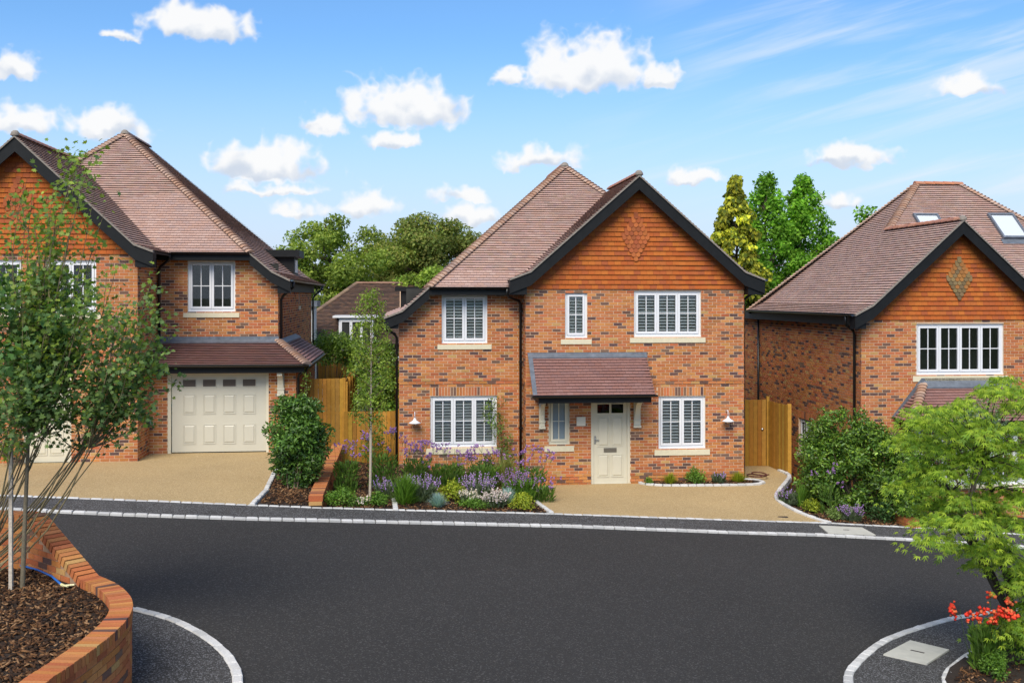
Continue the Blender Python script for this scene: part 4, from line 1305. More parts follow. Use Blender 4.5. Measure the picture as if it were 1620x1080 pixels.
kerb('kerb', smooth(FR, 3), 0.20, 0.12, 0.055, sel=lambda p: p.y > 10 and p.x < 12)
kerb('kerb', smooth(FRI, 3), 0.20, 0.12, 0.055, sel=lambda p: p.y > 10 and p.x < 12)

# ---- drives of bound gravel
def mainz(x, y):
    """from the kerb up to the level of the middle house"""
    k = interp(KH, x); t = min(max((y - k) / 3.6, 0.0), 1.0)
    t = t * t * (3 - 2 * t)
    return gz(x) * (1 - t) + (-0.01) * t + 0.04
DRV = [(0.85, 22.56), (2.6, 22.90), (4.89, 23.36), (7.10, 23.84), (6.62, 24.7), (6.40, 25.35), (6.45, 25.8), (7.05, 27.1), (7.42, 28.1), (7.22, 29.7), (5.9, 29.7), (5.95, 27.3), (0.45, 26.68), (0.45, 24.6)]
def grid_sheet(name, poly, m, zf, step=0.35, depth=0.4):
    """polygon cut into a grid of cells that follow the height zf"""
    b = MB()
    x0, x1 = min(p[0] for p in poly), max(p[0] for p in poly)
    import mathutils
    y0, y1 = min(p[1] for p in poly), max(p[1] for p in poly)
    tris = mathutils.geometry.tessellate_polygon([[Vector((x, y, 0)) for x, y in poly]])
    for t in tris:
        T = [poly[i] for i in t]
        if area2(T) < 0: T = T[::-1]
        xa, xb = min(p[0] for p in T), max(p[0] for p in T); ya, yb = min(p[1] for p in T), max(p[1] for p in T)
        i = math.floor(xa / step)
        while i * step < xb:
            j = math.floor(ya / step)
            while j * step < yb:
                c = clip_convex([(i * step, j * step), ((i + 1) * step, j * step), ((i + 1) * step, (j + 1) * step), (i * step, (j + 1) * step)], T)
                if len(c) > 2 and abs(area2(c)) > 1e-6: b.poly([(x, y, zf(x, y)) for x, y in c])
                j += 1
            i += 1
    for i in range(len(poly)):
        p, q = poly[i], poly[(i + 1) % len(poly)]
        b.poly([(p[0], p[1], zf(*p) - depth), (q[0], q[1], zf(*q) - depth), (q[0], q[1], zf(*q)), (p[0], p[1], zf(*p))])
    o = b.build(name, m); o['kind'] = 'structure'
    return o
grid_sheet('driveway', DRV, 'resin', mainz)
def leftz(x, y):
    k = interp(KH, x); t = min(max((y - k) / 5.0, 0.0), 1.0)
    return gz(x) * (1 - t) + 0.795 * t + 0.04 * (1 - t)
LDRV = [(-16, 19.45), (-9.86, 20.38), (-8.73, 20.57), (-6.99, 20.89), (-5.22, 21.18), (-5.25, 22.4), (-5.46, 24.2), (-5.5, 27.3), (-9.2, 26.9), (-9.1, 25.65), (-16, 24.9)]
grid_sheet('driveway', LDRV, 'resin', leftz)
kerb('kerb', [(-5.20, 21.20), (-5.22, 22.4), (-5.45, 24.2), (-5.5, 26.5)], 0.20, 0.10, 0.05, leftz)
kerb('kerb', [(0.82, 22.58), (0.62, 23.4), (0.47, 24.5), (0.40, 25.9)], 0.20, 0.10, 0.05, mainz)
kerb('kerb', smooth([(7.10, 23.84), (6.62, 24.6), (6.38, 25.35), (6.45, 25.85), (7.05, 27.1), (7.42, 28.1), (7.30, 28.9)], 2), 0.20, 0.10, 0.05, mainz)
BEDH = smooth([(3.25, 27.0), (3.35, 26.72), (3.9, 26.52), (5.2, 26.62), (6.1, 26.72), (6.45, 26.95), (6.35, 27.35), (6.0, 27.45)], 2)
kerb('kerb', BEDH, 0.20, 0.09, 0.05, mainz)
kerb('kerb', [(-2.40, 21.75), (-2.52, 22.6), (-2.62, 23.6), (-2.45, 23.75)], 0.20, 0.11, 0.09, lambda x, y: gz(x) - 0.01)

# ---- planting beds
def bedz(x, y): return max(min(gz(x), 0.42), -0.4) + 0.03
grid_sheet('flower_bed', [(-3.75, 21.46), (-2.22, 21.82), (0.76, 22.58), (0.56, 23.4), (0.42, 24.5), (0.35, 27.0), (-3.3, 27.0), (-4.40, 28.2), (-4.35, 27.2)], 'soil', bedz)
grid_sheet('flower_bed', [(-5.12, 21.25), (-4.13, 21.42), (-4.75, 28.0), (-5.42, 28.0), (-5.42, 26.4), (-5.38, 24.2), (-5.15, 22.4)], 'soil', lambda x, y: leftz(x, y) + 0.01)
tri_sheet('flower_bed', BEDH + [(5.9, 27.2), (3.3, 27.02)], [mainz(x, y) + 0.02 for x, y in BEDH + [(5.9, 27.2), (3.3, 27.02)]], 'soil')
grid_sheet('flower_bed', [(7.2, 23.88), (8.45, 24.02), (9.3, 24.12), (9.1, 27.0), (8.6, 29.5), (7.55, 28.3), (7.15, 27.05), (6.55, 25.8), (6.48, 25.4), (6.72, 24.7)], 'soil', lambda x, y: mainz(x, y) * 0.55 + gz(x) * 0.45)
grid_sheet('flower_bed', [(9.3, 24.17), (16, 24.45), (15, 27.9), (9.1, 27.1)], 'soil', lambda x, y: gz(x) - 0.02)
tri_sheet('flower_bed', FRI + [(30, 4.0)], [gz(x) + 0.06 for x, y in FRI] + [gz(30) + 0.06], 'soil')

# ---- covers and small things on the ground
def cover(P, label, slot):
    e = empty('manhole_cover', (sum(p[0] for p in P) / 4, sum(p[1] for p in P) / 4, gz(sum(p[0] for p in P) / 4)))
    tag(e, label, 'manhole cover', 'pale inspection covers')
    c = Vector(e.location)
    b = MB(); b.prism([Vector((x, y, gz(x) + 0.035)) - c for x, y in P], (0, 0, 0.022)); b.build('lid', 'cover', e)
    d = (Vector(P[1]) - Vector(P[0])).normalized(); s = (Vector(P[3]) - Vector(P[0])).normalized()
    q = [d * a + s * t for a, t in ((-slot, -.018), (slot, -.018), (slot, .018), (-slot, .018))]
    b = MB(); b.prism([(v.x, v.y, gz(c.x + v.x) - c.z + 0.050) for v in q], (0, 0, 0.011)); b.build('lifting_slot', 'dark_iron', e)
    return e
cover([(5.14, 14.61), (5.63, 14.33), (6.23, 15.04), (5.79, 15.35)], 'pale square manhole cover in the pavement at bottom right', 0.09)
cover([(6.78, 22.66), (7.86, 22.82), (7.80, 23.52), (6.80, 23.38)], 'pale manhole cover in the far pavement beside the kerb', 0.07)
b = MB(); x, y = 6.15, 24.05
b.box(-0.13, 0.13, -0.05, 0.05, -0.002, 0.008); 
o = b.build('drain_grate', 'dark_iron', None, loc=(x, y, mainz(x, y))); tag(o, 'small dark drain grate in the gravel drive near the kerb', 'drain grate')
pth = [(6.35 + 0.22 * math.cos(t) + 0.02 * t, 27.75 + 0.30 * math.sin(t), 0.07 + 0.008 * t) for t in [i * 0.35 for i in range(34)]]
o = MB().tube(pth, 0.017, 6).build('garden_hose', 'hose_red', None, smooth=True); tag(o, 'dark red garden hose coiled by the wooden gate', 'hose')

# ------------------------------------------------------------------ garden walls, fences, old house
def path_frames(P, step):
    """P: list of (x,y,z); returns point, angle, distance every step"""
    out = []; acc = 0.0; tot = 0.0
    for i in range(len(P) - 1):
        p, q = Vector(P[i]), Vector(P[i + 1])
        d2 = Vector((q.x - p.x, q.y - p.y)); L = d2.length
        while acc < L:
            t = acc / L
            out.append((p.lerp(q, t), math.atan2(d2.y, d2.x), tot + acc, math.atan2(q.z - p.z, L)))
            acc += step
        acc -= L; tot += L
    return out
def smooth3(P, n=2):
    for _ in range(n):
        Q = [P[0]]
        for i in range(len(P) - 1):
            p, q = Vector(P[i]), Vector(P[i + 1])
            Q += [tuple(p.lerp(q, .25)), tuple(p.lerp(q, .75))]
        P = Q + [P[-1]]
    return P
mat('garden_mortar', (0.36, 0.235, 0.15), rough=0.95, tone=(9, 0.15))
def garden_wall(name, label, top, zbase, thick=0.215, limit=300, vis=None, cat='wall'):
    """brick wall along the path of its top (x, y, z), with a brick-on-edge coping that follows the top"""
    e = empty(name, (top[0][0], top[0][1], zbase(top[0][0])))
    tag(e, label, cat)
    o = Vector(e.location)
    rnd = random.Random(len(label))
    core = MB()
    for i in range(len(top) - 1):
        p, q = Vector(top[i]), Vector(top[i + 1])
        d = (q - p); d.z = 0; d.normalize(); n = Vector((-d.y, d.x, 0)) * (thick / 2 - 0.008)
        zp, zq = zbase(p.x) - 0.3, zbase(q.x) - 0.3
        hp, hq = p.z - 0.095, q.z - 0.095
        A = [Vector((p.x, p.y, zp)) - n, Vector((q.x, q.y, zq)) - n, Vector((q.x, q.y, hq)) - n, Vector((p.x, p.y, hp)) - n]
        B_ = [v + n * 2 for v in A]
        core.poly([v - o for v in A]); core.poly([v - o for v in B_][::-1]); core.poly([A[3] - o, A[2] - o, B_[2] - o, B_[3] - o])
        if i == 0: core.poly([A[0] - o, A[3] - o, B_[3] - o, B_[0] - o])
        if i == len(top) - 2: core.poly([A[1] - o, A[2] - o, B_[2] - o, B_[1] - o])
    core.build('wall_core', 'garden_mortar', e)
    key = ('gbrick', thick)
    if key not in _mesh_cache:
        ms = []
        for c in BRICKS:
            b = MB(); b.box(-0.1075, 0.1075, -thick / 2, thick / 2, -0.0325, 0.0325, c); ms.append(b.mesh('brick', 'brick'))
        _mesh_cache[key] = ms
        cs = []
        for c in BRICKS:
            b = MB(); b.box(-0.0325, 0.0325, -thick / 2 - 0.012, thick / 2 + 0.012, -0.095, 0.008, c); cs.append(b.mesh('coping_brick', 'brick'))
        _mesh_cache[('gcope', thick)] = cs
    rest = MB()
    zmin = min(zbase(p[0]) for p in top) - 0.15
    zmax = max(p[2] for p in top)
    todo = []
    r = 0
    zref = min(p[2] for p in top) - 0.095 - 0.006 - 0.0325
    z = zref - 0.075 * math.ceil((zref - zmin) / 0.075)
    while z < zmax - 0.12:
        for (p, a, s, sl) in path_frames(top, 0.225):
            # every second course starts half a brick on
            off = 0.1125 if r % 2 else 0.0
            c = Vector((p.x + math.cos(a) * off, p.y + math.sin(a) * off, z))
            if z + 0.03 > p.z - 0.094: continue
            if z < zbase(p.x) - 0.10: continue
            todo.append((c, a))
        z += 0.075; r += 1
    todo.sort(key=lambda t: (0 if (vis is None or vis(t[0])) else 1, (t[0] - CAM).length))
    for i, (c, a) in enumerate(todo):
        ci = rnd.choices(range(len(BRICKS)), B_W)[0]
        if i < limit:
            place('brick', _mesh_cache[key][ci], e, c - o, (0, 0, a))
        else:
            M = Matrix.Translation(c - o) @ Matrix.Rotation(a, 4, 'Z')
            rest.obox(M, 0.215, thick, 0.065, BRICKS[ci])
    if rest.f: rest.build('brickwork', 'brick', e, kind='stuff')
    cp = [5, 5, 5, 5, 5, 4, 5, 2, 4, 4, 1.2, 1.0, 0.8, 0.8]
    for (p, a, s, sl) in path_frames(top, 0.0755):
        ci = rnd.choices(range(len(BRICKS)), cp)[0]
        place('coping_brick', _mesh_cache[('gcope', thick)][ci], e, Vector((p.x, p.y, p.z + rnd.uniform(-0.003, 0.003))) - o, (rnd.uniform(-.01, .01), -sl, a + rnd.uniform(-.015, .015)))
    return e

PT = [(-4.32, 5.5, 1.39), (-4.28, 9.0, 1.39), (-4.16, 10.2, 1.39), (-4.155, 11.05, 1.39), (-4.32, 11.75, 1.39), (-4.70, 12.38, 1.39), (-5.12, 12.80, 1.39)]
PT = smooth3(PT, 2) + [(-6.16, 13.66, 1.99), (-7.2, 13.85, 1.99), (-9.5, 14.05, 1.99)]
garden_wall('planter_wall', 'curved brick planter wall with sloping brick-on-edge coping at lower left', PT, gz, vis=lambda c: c.y > 9.2)
# bark mulch in the planter
mp = [(x - 0.06, y - 0.02) for x, y, z in PT if y > 5] + [(-9.5, 5.5)]
mul = tri_sheet('planter_soil', mp, [1.29] * len(mp), 'soil')
garden_wall('retaining_wall', 'low brick retaining wall with brick coping between the two front beds', [(-3.99, 21.46, 0.74), (-4.10, 22.5, 0.75), (-4.60, 27.9, 0.90)], lambda x: 0.36, thick=0.26)
garden_wall('edging_wall', 'short low brick edging wall beside the right hand hedge', [(9.15, 24.12, -0.30), (8.75, 25.5, -0.26)], lambda x: -0.55, thick=0.26)

CHIP = np.array([(0.105, 0.050, 0.022), (0.055, 0.028, 0.015), (0.17, 0.085, 0.036), (0.030, 0.018, 0.012), (0.26, 0.15, 0.075), (0.075, 0.033, 0.014), (0.04, 0.023, 0.014)])
def chips(name, label, poly, zf, n, size, parent=None, seed=1):
    """loose bark chips over a bed"""
    rg = np.random.default_rng(seed)
    xs_ = [p[0] for p in poly]; ys_ = [p[1] for p in poly]
    pts = []
    def inside(x, y):
        c = False; j = len(poly) - 1
        for i in range(len(poly)):
            if (poly[i][1] > y) != (poly[j][1] > y) and x < (poly[j][0] - poly[i][0]) * (y - poly[i][1]) / (poly[j][1] - poly[i][1]) + poly[i][0]: c = not c
            j = i
        return c
    while len(pts) < n:
        x, y = rg.uniform(min(xs_), max(xs_)), rg.uniform(min(ys_), max(ys_))
        if inside(x, y): pts.append((x, y, zf(x, y) + rg.uniform(0.0, 0.035)))
    P = np.array(pts)
    V, F, C = [], [], []
    a = rg.uniform(0, 2 * np.pi, n); t1 = rg.normal(0, 0.35, n); t2 = rg.normal(0, 0.4, n)
    l = size * rg.uniform(0.5, 1.5, n); w = size * rg.uniform(0.15, 0.4, n); h = 0.006 + size * 0.08
    box = np.array([(-.5, -.5, -.5), (.5, -.5, -.5), (.4, .5, -.5), (-.5, .5, -.5), (-.5, -.5, .5), (.5, -.5, .5), (.4, .5, .5), (-.5, .5, .5)])
    d = np.stack([np.cos(a) * np.cos(t1), np.sin(a) * np.cos(t1), np.sin(t1)], 1)
    s = np.stack([-np.sin(a) * np.cos(t2), np.cos(a) * np.cos(t2), np.sin(t2)], 1)
    u = np.cross(d, s)
    VV = P[:, None, :] + box[None, :, 0, None] * (d * l[:, None])[:, None, :] + box[None, :, 1, None] * (s * w[:, None])[:, None, :] + box[None, :, 2, None] * (u * h)[:, None, :]
    q = np.array([(4, 5, 6, 7), (0, 1, 5, 4), (1, 2, 6, 5), (2, 3, 7, 6), (3, 0, 4, 7)])
    FF = (np.arange(n) * 8)[:, None, None] + q[None]
    col = CHIP[rg.integers(0, len(CHIP), n)] * rg.uniform(0.7, 1.25, n)[:, None]
    me = fast_mesh(name, VV.reshape(-1, 3), FF.reshape(-1, 4), np.repeat(col, 5, 0), 'chip')
    o = place(name, me, parent)
    tag(o, label, 'bark mulch', None, 'stuff')
    return o
chips('bark_mulch', 'loose brown bark chips filling the curved brick planter', [(-8.0, 9.0), (-4.4, 9.0), (-4.28, 10.2), (-4.27, 11.0), (-4.45, 11.65), (-4.8, 12.25), (-5.15, 12.62), (-6.2, 13.5), (-8.0, 13.75)], lambda x, y: 1.29, 11000, 0.062, seed=3)
chips('bark_mulch', 'dark bark chips around the flowers before the middle house', [(-3.72, 21.5), (-2.22, 21.85), (0.74, 22.62), (0.5, 23.4), (0.35, 24.5), (0.3, 26.6), (-3.1, 27.1), (-4.2, 27.6)], lambda x, y: bedz(x, y), 6000, 0.075, seed=4)
chips('bark_mulch', 'dark bark chips under the laurel left of the retaining wall', [(-5.08, 21.28), (-4.15, 21.45), (-4.75, 27.8), (-5.36, 27.8), (-5.36, 24.2), (-5.12, 22.4)], lambda x, y: leftz(x, y) + 0.01, 2500, 0.075, seed=5)
chips('bark_mulch', 'dark bark chips along the hedge bed right of the drive', [(7.2, 23.95), (8.45, 24.06), (9.0, 24.2), (8.8, 27.0), (8.0, 28.6), (7.5, 28.0), (7.2, 27.0), (6.6, 25.8), (6.52, 25.4), (6.78, 24.7)], lambda x, y: mainz(x, y) * 0.55 + gz(x) * 0.45, 2500, 0.075, seed=6)
chips('bark_mulch', 'bark chips in the narrow bed under the right window', [(3.45, 26.75), (3.9, 26.6), (5.2, 26.7), (6.0, 26.8), (6.2, 27.1), (3.5, 27.0)], lambda x, y: mainz(x, y) + 0.02, 900, 0.07, seed=7)
chips('bark_mulch', 'bark chips in the bed at the bottom right corner', [(5.65, 11.5), (5.68, 13.3), (5.78, 13.75), (6.05, 14.2), (6.7, 14.95), (7.5, 15.7), (9.5, 16.6), (9.5, 11.5)], lambda x, y: gz(x) + 0.06, 5000, 0.065, seed=8)

# ---- fences
FC = [(0.40, 0.200, 0.028), (0.36, 0.170, 0.024), (0.45, 0.235, 0.036), (0.33, 0.155, 0.024), (0.39, 0.210, 0.040)]
def fence(label, p0, p1, zb, h, bw=0.115, name='fence', side=1, posts=True, steps=None):
    """close boarded fence: every board a part"""
    p0, p1 = Vector(p0), Vector(p1)
    d = (p1 - p0); L = d.length; d.normalize(); a = math.atan2(d.y, d.x)
    e = empty(name, (p0.x, p0.y, zb), a)
    tag(e, label, 'fence')
    rnd = random.Random(int(L * 100))
    n = max(1, int(round(L / bw)))
    for i in range(n):
        x0 = i * L / n
        b = MB(); c = jitter(rnd.choice(FC), 0.20, rnd)
        hh = h + rnd.uniform(-0.006, 0.006)
        y = side
        b.prism([(x0, -0.022 * y, 0.02), (x0 + L / n - 0.009, -0.006 * y, 0.02), (x0 + L / n - 0.009, 0.004 * y, 0.02), (x0, -0.004 * y, 0.02)], (0, 0, hh), c)
        b.build('board', 'fence', e)
    for z in (0.3, h * 0.55, h - 0.25):
        b = MB(); b.box(0, L, 0.008, 0.05, z, z + 0.08, FC[3]); b.build('rail', 'fence', e)
    if posts:
        m = max(1, int(round(L / 1.8)))
        for i in range(m + 1):
            x = i * L / m
            b = MB(); b.box(x - 0.045, x + 0.045, 0.0, 0.09, -0.2, h + 0.03, FC[0]); b.build('post', 'fence', e)
    return e
fence('golden close-boarded fence between the retaining wall and the middle house', (-4.45, 27.95), (-3.0, 28.15), -0.05, 1.78)
fence('taller golden fence panel beside the garage house, behind the laurel', (-5.35, 27.95), (-4.47, 28.05), 0.5, 2.1)
fence('golden boarded fence at the far end of the left garden', (-7.4, 40.6), (-5.4, 40.9), 0.6, 1.9)
fence('shaded boarded fence running back between the two gardens', (-5.15, 34.5), (-4.47, 28.12), 0.1, 2.4, side=-1)
fence('boarded fence at the far end of the middle garden', (-5.4, 41.0), (2.0, 41.6), 0.2, 1.9)
# gate beside the middle house
gt = empty('wooden_gate', (6.55, 29.72, 0.03), R(3)); tag(gt, 'shaded wooden side gate with ring handle beside the middle house', 'gate')
for i in range(5):
    b = MB(); b.box(i * 0.122, i * 0.122 + 0.114, -0.02, 0.0, 0.0, 1.86 + 0.0, jitter(FC[i % 5], 0.2)); b.build('board', 'fence', gt)
for z in (0.25, 0.95, 1.62):
    b = MB(); b.box(0.0, 0.61, 0.001, 0.04, z, z + 0.09, FC[1]); b.build('rail', 'fence', gt)
b = MB(); b.box(0.62, 0.70, -0.03, 0.06, -0.1, 1.95, FC[2]); b.build('post', 'fence', gt)
b = MB(); b.lathe([(0.0, 0.03), (0.035, 0.025), (0.04, 0.0)], 12, Matrix.Translation((0.50, -0.022, 1.03)) @ Matrix.Rotation(R(90), 4, 'X')); b.build('handle', 'metal', gt, smooth=True)
fence('sunlit short boarded fence panel coming forward from the gate', (7.24, 29.7), (7.46, 28.5), -0.02, 1.86, posts=False, name='fence')
b = MB(); b.box(-0.05, 0.05, -0.05, 0.05, -0.1, 1.9, FC[2]); o = b.build('fence_post', 'fence', None, loc=(7.47, 28.46, 0.0)); tag(o, 'square wooden post at the near end of the short fence panel', 'post')

# ---- the older house behind
D = House('old_house', (-11.5, 45.5), 0.0, 'older house with weathered brown tiled roof seen between the two front houses', group='older houses behind')
D.e['group'] = 'older houses behind'
OLDT = [(0.120, 0.075, 0.055), (0.145, 0.088, 0.062), (0.100, 0.066, 0.052), (0.170, 0.098, 0.066)]
D.box('wall', 'old_render', 0.2, 14.8, 0.4, 8.0, -0.3, 2.6)
_sv = TILES[:]
TILES[:] = [OLDT[i % 4] for i in range(len(_sv))]
slope(D, [(1.0, 0.0), (14.0, 0.0), (14.0, 3.6), (4.6, 3.6)], 2.7, 0, 0, 0, 0.75, indiv=False)
slope(D, [(1.0, 0.0), (4.6, 3.6), (1.0, 7.2)], 2.7, 1.0, 0, 0.75, 0, indiv=False)
D.tilefield((1.0, 0.3, 1.0), (1, 0, 0), (0, 0, 1), [[(0, 0), (13, 0), (13, 1.75), (0, 1.75)]], indiv=False)
slope(D, [(1.0, 7.2), (4.6, 3.6), (14, 3.6), (14, 7.2)], 5.4, 0, 3.6, 0, -0.75, tiles=False)
D.finish()
TILES[:] = _sv
D.ridge((4.6, 3.6, 5.43), (14.0, 3.6, 5.43), cols=((0.20, 0.10, 0.06), (0.15, 0.09, 0.06), (0.24, 0.13, 0.08)))
D.ridge((1.0, 0.0, 2.75), (4.6, 3.6, 5.43), cols=((0.20, 0.13, 0.08), (0.15, 0.10, 0.07), (0.24, 0.16, 0.10)))
for (u, z) in ((4.0, 2.55), (5.9, 2.55)):
    pass
D.box('dormer_cheeks', 'white_frame', 4.0, 5.5, -0.28, 1.5, 2.35, 3.86)
D.box('dormer_roof', 'white_frame', 3.75, 5.7, -0.50, 1.6, 3.87, 3.95)
D.window(4.03, 5.47, 2.45, 3.80, -0.37, 3, back=0.0, sill=True, bars=(0, 0), glass='interior')
D.box('white_bay', 'old_render', 2.3, 3.05, -1.6, -0.2, 0.5, 4.35)
D.box('bay_roof', 'lead', 2.1, 3.2, -1.8, 0.0, 4.36, 4.6)
D.box('white_gutter', 'white_frame', 3.0, 14.0, -0.5, -0.35, 2.05, 2.18)
ch = MB(); ch.box(1.5, 2.3, 4.5, 5.3, 3.0, 5.0, (0.33, 0.14, 0.08)); ch.build('chimney', 'brick', D.e)

# ------------------------------------------------------------------ plants
F_PX, HOR = 1670.0, 468.0
def fan(n, c=0):
    return [(0, i, i + 1) for i in range(1, n - 1)]
LEAF = {
    'diamond': (np.array([(0, 0, 0), (.34, .45, .10), (0, 1, -.06), (-.34, .45, .10)]), np.array([(0, 1, 2), (0, 2, 3)])),
    'oval': (np.array([(0, 0, 0), (.20, .28, .05), (.20, .68, .03), (0, 1, -.10), (-.20, .68, .03), (-.20, .28, .05)]), np.array([(0, 1, 2), (0, 2, 3), (0, 3, 4), (0, 4, 5)])),
    'maple': (np.array([(0, .36, -.03), (0, 0, 0), (.24, .06, .02), (.52, .20, .05), (.30, .38, .02), (.46, .74, .04), (.15, .62, 0), (0, 1.0, -.08), (-.15, .62, 0), (-.46, .74, .04), (-.30, .38, .02), (-.52, .20, .05), (-.24, .06, .02)]),
              np.array([(0, i, i + 1) for i in range(1, 12)] + [(0, 12, 1)])),
    'blade': (np.array([(-.025, 0, 0), (.025, 0, 0), (.018, .55, .06), (0, 1, -.05), (-.018, .55, .06)]), np.array([(0, 1, 2), (0, 2, 4), (4, 2, 3)])),
    'puff': (np.array([(.5, 0, 0), (-.5, 0, 0), (0, .5, 0), (0, -.5, 0), (0, 0, .5), (0, 0, -.5)]), np.array([(0, 2, 4), (2, 1, 4), (1, 3, 4), (3, 0, 4), (2, 0, 5), (1, 2, 5), (3, 1, 5), (0, 3, 5)])),
}
def _palm():
    V, T = [], []
    for k, (an, L) in enumerate(((-78, .55), (-40, .88), (0, 1.0), (40, .88), (78, .55))):
        a = math.radians(an); d = np.array((math.sin(a), math.cos(a), 0)); s = np.array((math.cos(a), -math.sin(a), 0))
        i = len(V)
        V += [np.zeros(3), d * L * .45 + s * .105 * L + np.array((0, 0, -.02)), d * L + np.array((0, 0, -.30 * L)), d * L * .45 - s * .105 * L + np.array((0, 0, -.02))]
        T += [(i, i + 1, i + 2), (i, i + 2, i + 3)]
    return np.array(V), np.array(T)
LEAF['palm'] = _palm()
def unit(a): return a / np.maximum(np.linalg.norm(a, axis=1, keepdims=True), 1e-9)

def leaves(name, P, D, N, S, C, kind, parent, material='leaf', width=1.0):
    """one mesh of leaves: P base points, D pointing direction, N rough normal, S length, C colour"""
    tv, tf = LEAF[kind]
    D = unit(D); X = unit(np.cross(D, N)); Nn = np.cross(X, D)
    n, k = len(P), len(tv)
    V = P[:, None, :] + (tv[None, :, 0, None] * width * X[:, None, :] + tv[None, :, 1, None] * D[:, None, :] + tv[None, :, 2, None] * Nn[:, None, :]) * S[:, None, None]
    F = (np.arange(n) * k)[:, None, None] + tf[None]
    me = fast_mesh(name, V.reshape(-1, 3), F.reshape(-1, 3), np.repeat(C, len(tf), 0), material)
    return place(name, me, parent)

def pal(colors, n, rg, v=0.22):
    c = np.array(colors)[rg.integers(0, len(colors), n)]
    return np.clip(c * (1 + rg.normal(0, v, n))[:, None].clip(0.35, 1.8), 0, 1)

def in_ell(n, rg, bias=2.4):
    d = unit(rg.normal(size=(n, 3)))
    return d, rg.random(n)[:, None] ** (1 / bias)

def clump_leaves(clumps, rg, per, size, colors, bias=2.4, cvar=0.18, droop=0.0, up=0.5, v=0.2):
    """clumps: (x,y,z,rx,ry,rz). Returns arrays for leaves()"""
    Ps, Ds, Ns, Ss, Cs = [], [], [], [], []
    for c in clumps:
        vol = c[3] * c[4]
        n = max(6, int(per * vol))
        d, r = in_ell(n, rg, bias)
        p = np.array(c[:3]) + d * r * np.array(c[3:6])
        nn = unit(d * np.array([1, 1, 1]) + np.array([0, 0, up]) + rg.normal(0, 0.45, (n, 3)))
        t = rg.normal(size=(n, 3)); t -= nn * (t * nn).sum(1, keepdims=True)
        t = unit(t + d * 0.5 + np.array([0, 0, -droop]))
        Ps.append(p); Ds.append(t); Ns.append(nn)
        Ss.append(size * rg.uniform(0.6, 1.35, n))
        Cs.append(pal(colors, n, rg, v) * (1 + rg.normal(0, cvar)))
    return np.concatenate(Ps), np.concatenate(Ds), np.concatenate(Ns), np.concatenate(Ss), np.clip(np.concatenate(Cs), 0.002, 1)

BARK = [(0.13, 0.10, 0.075), (0.10, 0.08, 0.06), (0.16, 0.13, 0.10)]
def limb(b, p, q, r0, r1, rg, bend=0.12, n=6, sides=6, col=BARK[0], sag=0.0):
    p, q = np.array(p, float), np.array(q, float)
    L = np.linalg.norm(q - p)
    m = rg.normal(0, bend * L, 3); m2 = rg.normal(0, bend * L * 0.5, 3)
    pts = []
    for i in range(n):
        t = i / (n - 1)
        w = math.sin(math.pi * t)
        x = p + (q - p) * t + m * w * 0.5 + m2 * math.sin(2 * math.pi * t) * 0.5
        x[2] += sag * w
        pts.append(tuple(x))
    b.tube(pts, [r0 + (r1 - r0) * i / (n - 1) for i in range(n)], sides, col, cap=False)
    return pts

def broad_tree(name, label, base, top, R_, clumps, colors, seed, per=60, size=0.25, trunk=0.22, kind='diamond', cat='tree', group=None, mat_='leaf_far', bark=BARK[0], fork=0.35, cvar=0.18, bias=2.4, droop=0.0, v=0.2):
    rg = np.random.default_rng(seed)
    e = empty(name, base); tag(e, label, cat, group)
    b = np.array(base)
    cl = [tuple(np.array(c[:3]) - b) + tuple(c[3:]) for c in clumps]
    P, D_, N, S, C_ = clump_leaves(cl, rg, per, size, colors, bias, cvar, droop, v=v)
    leaves('crown', P, D_, N, S, C_, kind, e, mat_)
    t = MB()
    zc = np.mean([c[2] for c in cl]); hf = max(0.3, fork * zc)
    limb(t, (0, 0, -0.3), (0, 0, hf), trunk, trunk * 0.75, rg, 0.02, 5, 8, bark)
    cx, cy = np.mean([c[0] for c in cl]), np.mean([c[1] for c in cl])
    ztop = max(c[2] for c in cl)
    spine = limb(t, (0, 0, hf), (cx, cy, ztop), trunk * 0.75, trunk * 0.12, rg, 0.05, 8, 7, bark)
    for c in cl:
        k = min(range(len(spine)), key=lambda i: abs(spine[i][2] - (c[2] - 0.35 * math.hypot(c[0] - spine[i][0], c[1] - spine[i][1]) - 0.3)))
        limb(t, spine[k], (c[0], c[1], c[2] + c[5] * 0.3), trunk * 0.30, trunk * 0.05, rg, 0.10, 6, 5, bark)
    t.build('trunk', 'bark', e, smooth=True)
    return e

def at_px(x, y, Z): return ((x - 810.0) / F_PX * Z, Z, 4.81 + (HOR - y) / F_PX * Z)

# ------------------------------------------------------------------ trees
def rand_clumps(seed, center, rad, n, cr, shell=0.75, zmin=None):
    rg = np.random.default_rng(seed)
    out = []
    for _ in range(n):
        d = rg.normal(size=3); d /= np.linalg.norm(d)
        r = shell + (1 - shell) * rg.random() if rg.random() < 0.8 else rg.random() * shell
        p = np.array(center) + d * r * np.array(rad)
        if zmin is not None and p[2] < zmin: p[2] = zmin + rg.random() * 0.8
        k = cr * rg.uniform(0.65, 1.3)
        out.append((p[0], p[1], p[2], k * 1.15, k * 1.15, k * 0.75))
    return out
G_ASH = [(0.120, 0.170, 0.030), (0.155, 0.205, 0.036), (0.090, 0.135, 0.026), (0.190, 0.230, 0.042)]
G_DARK = [(0.085, 0.120, 0.028), (0.110, 0.150, 0.032), (0.140, 0.165, 0.038), (0.165, 0.165, 0.045)]
G_LIME = [(0.130, 0.185, 0.028), (0.105, 0.165, 0.026), (0.165, 0.215, 0.035)]
G_MID = [(0.085, 0.190, 0.018), (0.110, 0.230, 0.020), (0.150, 0.280, 0.028), (0.065, 0.145, 0.016)]
